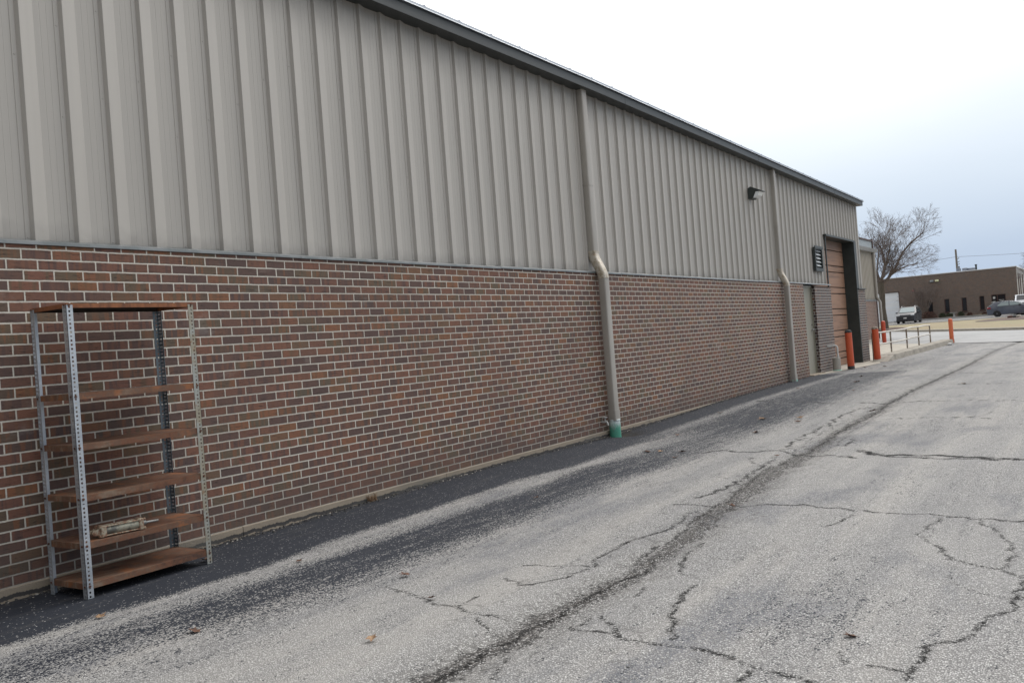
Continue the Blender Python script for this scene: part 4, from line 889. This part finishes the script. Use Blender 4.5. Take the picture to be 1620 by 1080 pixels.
m = MB(); m.bbox(-8.35, -7.92, 112.5, 113.3, 5.4, 6.10, .03); part(m, 'rooftop_fan', 'hvac', FB)
m = MB(); m.bbox(-7.7, -7.2, 112.2, 113.6, 5.4, 6.05, .04); m.bbox(-7.195, -6.45, 112.5, 113.4, 5.4, 6.0, .03); part(m, 'rooftop_unit', 'hvac', FB)
m = MB(); m.tube([(-6.28, 112.4, 5.4), (-6.28, 112.4, 6.25)], .10, 10); m.tube([(-6.28, 112.4, 6.25), (-6.28, 112.4, 6.33)], .14, 10); part(m, 'flue', 'black_paint', FB)

# ------------------------------------------------------------------ trees
def grow(m, p, d, L, r, depth, maxd, spread=.55, trop=.08, seg=5, kids=(3, 5), minr=.008, rr=None):
    rr = rr or random
    pts = [p.copy()]; rad = [r]; n = seg; q = p.copy(); dd = d.normalized(); spots = []
    for i in range(n):
        dd = (dd + Vector((rr.gauss(0, .11), rr.gauss(0, .11), rr.gauss(0, .09) + trop * (1 if depth < 3 else -.3)))).normalized()
        q = q + dd * (L / n); pts.append(q.copy()); rad.append(max(minr, r * (1 - .70 * (i + 1) / n))); spots.append((q.copy(), dd.copy(), rad[-1]))
    m.tube(pts, rad, 6 if depth < 2 else 3 if depth > 2 else 4, cap=False)
    if depth >= maxd: return
    for k_ in range(rr.randint(*kids)):
        s_ = spots[min(len(spots) - 1, int(rr.uniform(.25, 1.0) * len(spots)))]
        ax = s_[1].orthogonal().normalized(); ax.rotate(Matrix.Rotation(rr.uniform(0, 2 * PI), 3, s_[1])); nd = (s_[1] * math.cos(spread + rr.uniform(-.15, .25)) + ax * math.sin(spread + rr.uniform(-.1, .25)))
        grow(m, s_[0], nd, L * rr.uniform(.55, .78), max(minr, s_[2] * .7), depth + 1, maxd, spread, trop, max(3, seg - 1), kids, minr, rr)
    grow(m, spots[-1][0], spots[-1][1], L * .6, rad[-1], depth + 1, maxd, spread, trop, max(3, seg - 1), kids, minr, rr)

TX, TY = -8.1, 68.8; TZ = G(TY) + .2
T1 = thing('bare_tree', 'wide bare deciduous tree with a forked trunk between the two buildings', 'tree', (TX, TY, TZ))
ru = random.Random(11)
m = MB(); m.tube([(0, 0, -.1), (.02, 0, .5), (-.03, 0, 1.5), (.0, 0, 2.5), (-.04, 0, 3.25), (-.06, 0, 3.55)], [.32, .25, .21, .21, .25, .19], 12); m.build('trunk', 'bark', T1, smooth=True)
m = MB(); limbs = [
 [(-.06, 0, 3.3), (-.30, .1, 3.9), (-.42, .1, 4.6), (-.75, .2, 5.5)],
 [(-.02, 0, 3.4), (.22, -.1, 4.2), (.42, 0, 5.0), (.30, .2, 5.8), (.05, .2, 6.6)],
 [(.30, -.1, 4.4), (.62, -.2, 5.2), (.90, -.3, 6.0), (1.1, -.2, 6.9)],
 [(.06, .05, 3.35), (.65, .2, 3.9), (1.25, .2, 4.7), (1.75, .3, 5.7), (2.5, .3, 6.5), (3.5, .4, 7.2)],
 [(.75, .15, 4.0), (1.4, -.3, 4.35), (2.2, -.6, 4.6), (3.1, -.8, 4.7)],
 [(-.05, 0, 3.3), (-.7, -.2, 4.1), (-1.3, -.4, 5.0), (-1.9, -.5, 5.9)],
 [(0, 0, 3.4), (.1, .8, 4.3), (.3, 1.5, 5.2), (.4, 2.2, 6.2)], [(0, 0, 3.4), (-.1, -.8, 4.4), (.2, -1.5, 5.4), (.5, -2.2, 6.3)]]
for li, L_ in enumerate(limbs):
    L_ = [Vector(q) for q in L_]; r0 = .125 if li in (1, 3) else .085; n = len(L_); rad = [r0 * (1 - .62 * i / (n - 1)) for i in range(n)]; m.tube(L_, rad, 8, cap=False)
    for i in range(1, n):
        dd = (L_[i] - L_[i - 1]).normalized(); k_n = (4 if i < n - 1 else 5) if li < 5 else 2
        for k_ in range(k_n):
            ax = dd.orthogonal().normalized(); ax.rotate(Matrix.Rotation(ru.uniform(0, 2 * PI), 3, dd)); sp = ru.uniform(.35, .95); tt_ = ru.random(); q = L_[i - 1].lerp(L_[i], tt_)
            grow(m, q, dd * math.cos(sp) + ax * math.sin(sp) + Vector((0, 0, .12)), ru.uniform(.9, 1.45), max(.016, rad[i] * .42), 1, 4, .5, .05, 5, (2, 4), .0055, ru)
m.v = [(x * .88, y * .9, 3.3 + (z - 3.3) * .90) for x, y, z in m.v]
m.build('branches', 'twig', T1)
# multi-stemmed ornamental tree in front of the far building
T2 = thing('ornamental_tree', 'small many-stemmed bare tree behind the dark parked car', 'tree', (-12.0, 108.9, G(108) + .2))
m = MB(); ru = random.Random(5)
m.tube([(0, 0, -.1), (-.02, 0, .35), (-.05, 0, .8)], [.13, .11, .10], 8, cap=False); m.tube([(.35, 0, -.1), (.6, 0, .5), (.95, 0, 1.2)], [.08, .07, .06], 8, cap=False); m.build('trunk', 'bark', T2, smooth=True)
m = MB()
for k_ in range(8): a_ = 2 * PI * k_ / 8; grow(m, Vector((-.05, 0, .7)), Vector((math.cos(a_) * .75, math.sin(a_) * .5, 1)), 1.35, .04, 1, 4, .42, .10, 5, (3, 4), .005, ru)
for k_ in range(4): a_ = 2 * PI * k_ / 4; grow(m, Vector((.95, 0, 1.15)), Vector((.3 + math.cos(a_) * .6, math.sin(a_) * .5, 1)), 1.2, .04, 1, 4, .42, .10, 5, (3, 4), .005, ru)
m.build('branches', 'twig', T2)
T3 = thing('bare_tree', 'reddish bare tree at the right edge beside the office building', 'tree', (1.9, 103.5, G(103)))
m = MB(); ru = random.Random(9); m.tube([(0, 0, -.1), (0, 0, 1.), (.05, 0, 2.6)], [.24, .19, .16], 10, cap=False); m.build('trunk', 'bark', T3, smooth=True)
m = MB()
for k_ in range(9): a_ = 2 * PI * k_ / 9 + .2; grow(m, Vector((.05, 0, 2.4)), Vector((math.cos(a_) * .95, math.sin(a_) * .7, .9 + .3 * (k_ % 2))), 2.2, .07, 0, 4, .5, .07, 5, (3, 4), .006, ru)
m.build('branches', 'twig', T3)

# bushes in the planting strip
def bush(x, y, w_, h_, mat, label, seed, name='bush'):
    ru = random.Random(seed); T = thing(name, label, 'bush', (x, y, G(y) + .2)); m = MB()
    for i in range(int(900 * w_)):
        a_, b_ = ru.uniform(0, 2 * PI), ru.uniform(0, 1) ** .5; z_ = ru.uniform(.03, 1); rr_ = b_ * math.sqrt(max(.03, 1 - (z_ * .95) ** 2.6)) * (1 + .12 * math.sin(3 * a_)); c_ = Vector((math.cos(a_) * rr_ * w_ / 2, math.sin(a_) * rr_ * w_ / 2 * .8, z_ * h_))
        u_ = Vector((ru.gauss(0, 1), ru.gauss(0, 1), ru.gauss(0, 1))).normalized(); v_ = u_.orthogonal().normalized(); s_ = ru.uniform(.025, .06)
        m.add([c_ - u_ * s_, c_ + v_ * s_ * .6, c_ + u_ * s_, c_ - v_ * s_ * .6], [(0, 1, 2, 3)])
    m.build('foliage', mat, T, recalc=False)
    m = MB()
    for i in range(7): a_ = ru.uniform(0, 2 * PI); m.tube([(0, 0, -.05), (math.cos(a_) * w_ * .15, math.sin(a_) * w_ * .15, h_ * .4), (math.cos(a_) * w_ * .3, math.sin(a_) * w_ * .3, h_ * .8)], [.018, .012, .006], 4)
    m.build('stems', 'twig', T)
bush(-10.95, 108.3, 1.75, .78, 'shrub', 'wide reddish brown rounded bush nearest the dark parked car', 1)
bush(-9.62, 108.6, .80, .52, 'evergreen', 'small dark green bush right of the wide reddish bush', 2)
bush(-8.85, 108.7, .9, .50, 'evergreen', 'small dark green bush just left of the pale stone bench', 3)
bush(-7.75, 108.7, .75, .52, 'evergreen', 'small dark green bush just right of the pale stone bench', 4)
bush(-6.9, 108.9, .6, .35, 'shrub', 'low reddish shrub under the third narrow window', 5)
bush(-5.4, 108.9, .6, .28, 'shrub', 'low reddish shrub under the fourth narrow window', 6)
o = thing('stone_bench', 'pale stone bench standing between the small green bushes', 'bench', (-8.3, 107.2, G(107) + .2))
m = MB(); m.bbox(-.36, .36, -.16, .16, .46, .53, .015); m.build('seat', 'conc_light', o)
m = MB(); m.lathe([(.17, 0), (.13, .08), (.10, .25), (.13, .458)], (.05, 0, 0), 10); m.build('leg', 'conc_light', o, smooth=True)
# boulders on the mulch island
for i, (x, y, s_, mt, lb) in enumerate(((-.55, 77.2, .20, 'shrub', 'reddish boulder, leftmost on the mulch island'), (-.28, 77.3, .17, 'chip_dark', 'dark boulder in the middle of the mulch island'), (.05, 77.4, .20, 'chip_pale', 'pale boulder, rightmost on the mulch island'))):
    bm = bmesh.new(); bmesh.ops.create_icosphere(bm, subdivisions=2, radius=s_); ru = random.Random(i)
    for v in bm.verts: v.co *= ru.uniform(.82, 1.12); v.co.z *= .6
    m = MB(); m.add([v.co for v in bm.verts], [[q.index for q in f.verts] for f in bm.faces]); bm.free(); o = m.build('boulder', mt); o.location = (x, y, G(y) + .33); tag(o, lb, 'boulder')

# utility pole and cables behind the office building
UP = thing('utility_pole', 'grey wooden utility pole behind the office roof', 'utility pole', (-12.27, 146, .5))
m = MB(); m.tube([(0, 0, 0), (.0, 0, 5), (-.02, 0, 9.8)], [.20, .17, .13], 12); m.build('pole', 'wood_pole', UP, smooth=True)
m = MB(); m.tube([(.22, -.1, 6.6), (.22, -.1, 7.3)], .17, 12); m.tube([(.12, 0, 7.1), (.25, 0, 7.15)], .04, 6); m.build('transformer', 'hvac', UP, smooth=True)
for z_ in (8.4, 7.9, 7.55):
    m = MB(); m.tube([(0, 0, z_), (.32, -.05, z_ + .02)], .035, 6); m.tube([(.32, -.05, z_ + .02), (.32, -.05, z_ + .16)], .05, 6); m.build('insulator', 'wood_pole', UP)

for P0, P1, sag, lb in (((-12.27, 146, 9.2), (-45, 128, 8.4), .6, 'thin power cable running left from the utility pole'), ((-12.2, 146, 9.2), (25, 168, 9.6), .5, 'thin power cable running right from the utility pole'), ):
    m = MB(); P0, P1 = Vector(P0), Vector(P1); m.tube([P0.lerp(P1, i / 20) - Vector((0, 0, sag * 4 * (i / 20) * (1 - i / 20))) for i in range(21)], .022, 5); o = m.build('power_cable', 'wire'); tag(o, lb, 'cable')

# ------------------------------------------------------------------ vehicles
def loft_car(T, prof, wfun, mat):
    """side profile (x forward, z) closed polygon, extruded to +-w(z)"""
    m = MB(); n = len(prof); L_ = [(x, wfun(x, z), z) for x, z in prof]; R_2 = [(x, -wfun(x, z), z) for x, z in prof]
    m.add(L_ + R_2, [tuple(range(n)), tuple(range(2 * n - 1, n - 1, -1))] + [(i, n + i, n + (i + 1) % n, (i + 1) % n) for i in range(n)])
    me = bpy.data.meshes.new('body'); me.from_pydata(m.v, [], m.f); bm = bmesh.new(); bm.from_mesh(me); bmesh.ops.recalc_face_normals(bm, faces=bm.faces)
    eg = [e for e in bm.edges if abs(e.verts[0].co.y) > .3 and abs(e.verts[1].co.y) > .3 and e.verts[0].co.y * e.verts[1].co.y > 0 and min(e.verts[0].co.z, e.verts[1].co.z) > .32]
    bmesh.ops.bevel(bm, geom=eg, offset=.045, segments=3, affect='EDGES', profile=.55); bmesh.ops.triangulate(bm, faces=[f for f in bm.faces if len(f.verts) > 4])
    bm.to_mesh(me); bm.free(); me.materials.append(M[mat]); me.polygons.foreach_set('use_smooth', [True] * len(me.polygons)); me.set_sharp_from_angle(angle=math.radians(30))
    o = bpy.data.objects.new('body', me); COL.objects.link(o); o.parent = T; return o
def wheel(T, x, y, r, sy):
    m = MB(); w_ = .105
    pr_ = [(r * .62, -w_), (r * .92, -w_), (r, -w_ * .7), (r, w_ * .7), (r * .92, w_), (r * .62, w_)]
    m.lathe(pr_, (0, 0, 0), 28); m.v = [(x + a_, y + c_, r + b_) for a_, b_, c_ in m.v]; o = m.build('wheel', 'tyre', T, smooth=True)
    k_ = MB(); yy = y + sy * (w_ - .01)
    k_.lathe([(r * .66, -.006), (r * .66, .004), (r * .60, .006), (r * .60, -.006)], (0, 0, 0), 28); k_.lathe([(r * .14, -.004), (r * .14, .014), (r * .1, .016)], (0, 0, 0), 12)
    for s_ in range(10):
        a_ = 2 * PI * s_ / 10; c_, d_ = math.cos(a_), math.sin(a_); px_, py2 = -d_ * .016, c_ * .016
        k_.add([(c_ * r * .12 - px_, d_ * r * .12 - py2, .008), (c_ * r * .12 + px_, d_ * r * .12 + py2, .008), (c_ * r * .62 + px_ * .8, d_ * r * .62 + py2 * .8, .008), (c_ * r * .62 - px_ * .8, d_ * r * .62 - py2 * .8, .008),
                 (c_ * r * .12 - px_, d_ * r * .12 - py2, -.004), (c_ * r * .12 + px_, d_ * r * .12 + py2, -.004), (c_ * r * .62 + px_ * .8, d_ * r * .62 + py2 * .8, -.004), (c_ * r * .62 - px_ * .8, d_ * r * .62 - py2 * .8, -.004)], [(0, 1, 2, 3), (4, 7, 6, 5), (0, 4, 5, 1), (1, 5, 6, 2), (2, 6, 7, 3), (3, 7, 4, 0)])
    k_.v = [(x + a_, yy + sy * c_, r + b_) for a_, b_, c_ in k_.v]; k_.build('rim', 'rim', o)
def panel(T, name, pts, mat, th=.006, parent=None):
    m = MB(); P = [Vector(q) for q in pts]; nrm = (P[1] - P[0]).cross(P[2] - P[0]).normalized(); cen = sum(P, Vector()) / len(P)
    if nrm.dot(cen - Vector((cen.x * .6, 0, .7))) < 0: nrm = -nrm
    n = len(P); m.add([q + nrm * th for q in P] + [q - nrm * th for q in P], [tuple(range(n)), tuple(range(2 * n - 1, n - 1, -1))] + [(i, (i + 1) % n, n + (i + 1) % n, n + i) for i in range(n)])
    return m.build(name, mat, parent or T)
def arch(cx, r, z0, n=7): return [(cx + r * math.cos(a_), z0 + r * math.sin(a_)) for a_ in [PI * (1 - i / (n - 1)) for i in range(n)]]

def car(T, L, Wd, wheels, r, low, top, belt, cabw, mat):
    """low: bottom outline corners; top: upper outline, rear to front (x,z)"""
    zb = .22
    prof = [(-L / 2 + .04, zb + .10)] + [(-L / 2 + .10, zb)]
    prof = [( -L / 2 + .12, zb)] + arch(wheels[0], r * 1.13, zb) + arch(wheels[1], r * 1.13, zb) + [(L / 2 - .12, zb)] + list(reversed(top))
    wf = lambda x, z: (Wd / 2 - (0.10 if abs(x) > L / 2 - .12 else .03 if abs(x) > L / 2 - .5 else 0)) * (1 if z < belt else 1 - (z - belt) * cabw) - (.03 if z < .3 else 0)
    loft_car(T, prof, wf, mat)
    for wx in wheels:
        for sy in (-1, 1): wheel(T, wx, sy * (Wd / 2 - .115), r, sy)
    m = MB(); m.box(-L / 2 + .3, L / 2 - .3, -Wd / 2 + .24, Wd / 2 - .24, .2, .5)
    for wx in wheels: m.box(wx - r * 1.1, wx + r * 1.1, -Wd / 2 + .23, Wd / 2 - .23, .201, .78)
    m.build('underbody', 'car_trim', T); return wf

# dark crossover facing the camera
SV = thing('parked_car', 'dark grey crossover parked nose-out in front of the office building', 'car', (-11.55, 99.6, G(99) + .165), -PI / 2)
top = [(-2.30, .55), (-2.28, .95), (-2.16, 1.10), (-1.95, 1.58), (-1.6, 1.68), (-.2, 1.70), (.30, 1.64), (1.10, 1.10), (1.90, 1.00), (2.22, .88), (2.30, .66), (2.28, .34)]
wf = car(SV, 4.6, 1.88, (-1.40, 1.42), .36, None, top, 1.02, .30, 'car_dark')
panel(SV, 'windscreen', [(1.07, .74, 1.135), (.38, .63, 1.60), (.38, -.63, 1.60), (1.07, -.74, 1.135)], 'car_glass_pale', .02)
for sy in (-1, 1):
    yy = lambda z: sy * (.94 * (1 - (z - 1.02) * .30) + .004)
    panel(SV, 'side_window', [(.90, yy(1.12), 1.12), (.30, yy(1.55), 1.55), (-.18, yy(1.58), 1.58), (-.18, yy(1.10), 1.10)], 'car_glass')
    panel(SV, 'side_window', [(-.25, yy(1.10), 1.10), (-.25, yy(1.58), 1.58), (-1.0, yy(1.56), 1.56), (-1.15, yy(1.10), 1.10)], 'car_glass')
    panel(SV, 'side_window', [(-1.25, yy(1.12), 1.12), (-1.15, yy(1.54), 1.54), (-1.75, yy(1.50), 1.50), (-1.92, yy(1.18), 1.18)], 'car_glass')
    m = MB(); m.bbox(.72, .88, sy * .94 - .02 if sy > 0 else -1.13, sy * .94 + .19 if sy > 0 else -.92, 1.06, 1.20, .03); m.build('mirror', 'car_dark', SV)
    m = MB(); m.bbox(2.02, 2.27, sy * .70 - .17, sy * .70 + .17, .78, .90, .03); m.build('headlight', 'lamp_clear', SV)
    m = MB(); m.tube([(-1.7, sy * .64, 1.70), (-1.5, sy * .64, 1.755), (.0, sy * .64, 1.77), (.2, sy * .64, 1.70)], .02, 6); m.build('roof_rail', 'rim', SV, smooth=True)
m = MB(); m.bbox(2.2, 2.315, -.60, .60, .48, .72, .02); m.bbox(2.18, 2.30, -.85, .85, .26, .42, .03); m.build('grille', 'car_trim', SV)
m = MB(); m.bbox(2.316, 2.33, -.16, .16, .50, .62, .004); m.build('licence_plate', 'white_mark', SV)

# grey hatchback, side on
HB = thing('parked_car', 'slate grey hatchback parked side-on beyond the lawn', 'car', (-2.05, 99.6, G(99) + .165), .02)
top = [(-2.18, .42), (-2.22, .70), (-2.12, .98), (-1.98, 1.06), (-1.62, 1.34), (-1.50, 1.44), (-.75, 1.50), (-.1, 1.50), (.35, 1.42), (1.15, 1.03), (1.85, .92), (2.15, .74), (2.22, .55), (2.18, .32)]
wf = car(HB, 4.44, 1.80, (-1.30, 1.36), .325, None, top, .95, .30, 'car_grey')
for sy in (-1, 1):
    yy = lambda z: sy * (.90 * (1 - (z - .95) * .30) + .004)
    panel(HB, 'side_window', [(.98, yy(1.06), 1.06), (.36, yy(1.36), 1.36), (-.15, yy(1.43), 1.43), (-.15, yy(1.04), 1.04)], 'car_glass_pale')
    panel(HB, 'side_window', [(-.24, yy(1.04), 1.04), (-.24, yy(1.43), 1.43), (-.85, yy(1.40), 1.40), (-1.22, yy(1.12), 1.12), (-1.20, yy(1.04), 1.04)], 'car_glass_pale')
    m = MB(); m.bbox(-2.14, -1.80, sy * .80 - .10, sy * .80 + .085, .82, .96, .03); m.build('tail_light', 'lamp_red', HB)
    m = MB(); m.bbox(1.8, 2.14, sy * .72 - .12, sy * .72 + .12, .70, .82, .03); m.build('headlight', 'lamp_clear', HB)
    m = MB(); m.bbox(.62, .80, min(sy * .90, sy * 1.06), max(sy * .90, sy * 1.06), 1.02, 1.13, .03); m.build('mirror', 'car_trim', HB)
    for xx in (-.2, .95): m = MB(); m.box(xx, xx + .008, min(sy * .899, sy * .902), max(sy * .899, sy * .902), .38, 1.0); m.build('door_gap', 'car_trim', HB)
    for xx in (-.95, .12): m = MB(); m.bbox(xx, xx + .16, min(sy * .90, sy * .925), max(sy * .90, sy * .925), .88, .91, .006); m.build('door_handle', 'car_grey', HB)
panel(HB, 'rear_window', [(-2.02, .62, 1.07), (-1.66, .58, 1.33), (-1.66, -.58, 1.33), (-2.02, -.62, 1.07)], 'car_glass_pale', .015)
panel(HB, 'windscreen', [(1.12, .68, 1.06), (.42, .60, 1.405), (.42, -.60, 1.405), (1.12, -.68, 1.06)], 'car_glass_pale', .015)
m = MB(); m.bbox(-1.74, -1.46, -.55, .55, 1.43, 1.47, .012); m.build('spoiler', 'car_white', HB)

# white pickup behind it
PU = thing('parked_car', 'white pickup truck parked behind the grey hatchback', 'pickup truck', (-1.1, 103.0, G(103) + .165), -PI * .46)
top = [(-2.75, .62), (-2.75, 1.32), (-.95, 1.34), (-.86, 1.90), (-.70, 1.96), (.55, 1.96), (1.25, 1.36), (2.55, 1.24), (2.78, .95), (2.78, .45)]
wf = car(PU, 5.6, 2.0, (-1.75, 1.85), .39, None, top, 1.32, .22, 'car_white')
panel(PU, 'windscreen', [(1.20, .84, 1.40), (.62, .76, 1.88), (.62, -.76, 1.88), (1.20, -.84, 1.40)], 'dark_glass', .025)
panel(PU, 'rear_window', [(-.94, .80, 1.40), (-.87, .74, 1.84), (-.87, -.74, 1.84), (-.94, -.80, 1.40)], 'dark_glass', .02)
for sy in (-1, 1):
    yy = lambda z: sy * (1.0 * (1 - (z - 1.32) * .22) + .004)
    panel(PU, 'side_window', [(1.0, yy(1.40), 1.40), (.50, yy(1.86), 1.86), (.10, yy(1.87), 1.87), (.10, yy(1.40), 1.40)], 'dark_glass')
    panel(PU, 'side_window', [(.02, yy(1.40), 1.40), (.02, yy(1.87), 1.87), (-.68, yy(1.86), 1.86), (-.78, yy(1.40), 1.40)], 'dark_glass')
    m = MB(); m.bbox(2.55, 2.80, sy * .78 - .15, sy * .78 + .15, .95, 1.15, .03); m.build('headlight', 'lamp_clear', PU)
m = MB(); m.bbox(2.72, 2.83, -.6, .6, .75, 1.15, .03); m.build('grille', 'car_trim', PU)

# ------------------------------------------------------------------ loose stuff on the asphalt
def leaf_mesh(seed):
    ru = random.Random(seed); m = MB(); n = 11; vs = []
    for i in range(n):
        a_ = 2 * PI * i / n; lobes = 1 + .38 * math.cos(5 * a_); r = .042 * lobes * ru.uniform(.85, 1.15)
        x, y = r * math.cos(a_) * 1.15, r * math.sin(a_); z = .004 + .32 * abs(y) ** 1.15 * ru.uniform(.9, 2.2) + .16 * max(0, x) + ru.uniform(0, .006); vs.append((x, y, z))
    vs.append((0, 0, .004)); m.add(vs, [(i, (i + 1) % n, n) for i in range(n)]); m.tube([(-.03, 0, .006), (-.055, .006, .012), (-.075, .003, .006)], .0013, 4)
    return m
lab = ['curled reddish brown dead leaf lying on the worn asphalt', 'curled tan dead leaf lying on the worn asphalt']
src = {}
for i, (x, y) in enumerate(LEAVES):
    k_ = (i % 4, 1 if i % 5 == 3 else 0)
    if k_ not in src:
        o = leaf_mesh(k_[0] * 7 + 1).build('dead_leaf', 'leaf_tan' if k_[1] else 'leaf'); src[k_] = o
    else: o = src[k_].copy(); COL.objects.link(o)
    s_ = rng.uniform(.5, .85) * (1.3 if y > 7 else 1.) * (.9 if y < 1.5 else 1); o.location = (x, y, G(y) + .006); o.rotation_euler = (rng.uniform(-.2, .2), rng.uniform(-.2, .2), rng.uniform(0, 6.28)); o.scale = (s_,) * 3
    tag(o, lab[k_[1]], 'leaf', ['reddish brown dead leaves scattered on the asphalt', 'tan dead leaves scattered on the asphalt'][k_[1]])
def chips(name, mat, n, box, smin, smax, seed):
    ru = random.Random(seed); m = MB(); x0, x1, y0, y1 = box
    for i in range(n):
        y = ru.uniform(y0, y1); x = x0 + abs(ru.gauss(0, .35)) * (x1 - x0); s_ = ru.uniform(smin, smax); c_ = Vector((x, y, G(y) + s_ * .3)); vs = []
        for sx, sy, sz in ((-1, -1, -.6), (1, -1, -.6), (1, 1, -.6), (-1, 1, -.6), (-.6, -.6, .6), (.6, -.6, .6), (.6, .6, .6), (-.6, .6, .6)): vs.append(c_ + Vector((sx * ru.uniform(.5, 1.2), sy * ru.uniform(.6, 1.8), sz * ru.uniform(.5, 1.1))) * s_ * .5)
        m.add(vs, [(0, 3, 2, 1), (4, 5, 6, 7), (0, 1, 5, 4), (1, 2, 6, 5), (2, 3, 7, 6), (3, 0, 4, 7)])
    return tag(m.build(name, mat), kind='stuff', label='crumbs and grit gathered along the foot of the brick wall', cat='grit')
chips('grit', 'chip_dark', 1500, (.018, .12, -1., 17.5), .006, .022, 3)
chips('grit', 'chip_pale', 420, (.018, .12, -1., 17.5), .003, .013, 4)['label'] = 'pale stone crumbs along the foot of the brick wall'
# small dry weed at the wall foot
T = thing('weed', 'small dry weed tuft growing at the foot of the brick wall', 'weed', (.03, 3.05, G(3) + .0)); m = MB(); ru = random.Random(2)
for i in range(46):
    a_ = ru.uniform(0, 2 * PI); L_ = ru.uniform(.03, .085); b_ = Vector((ru.uniform(-.02, .03), ru.uniform(-.05, .05), 0)); tip = b_ + Vector((math.cos(a_) * L_ * .6, math.sin(a_) * L_ * .8, L_)); w_ = Vector((-math.sin(a_), math.cos(a_), 0)) * .0022
    m.add([b_ - w_, b_ + w_, (b_ + tip) / 2 + w_ + Vector((0, 0, .01)), tip, (b_ + tip) / 2 - w_ + Vector((0, 0, .01))], [(0, 1, 2, 3, 4)])
m.build('blades', 'leaf_tan', T, recalc=False)
# small blue-grey rag against the footing by the shelf
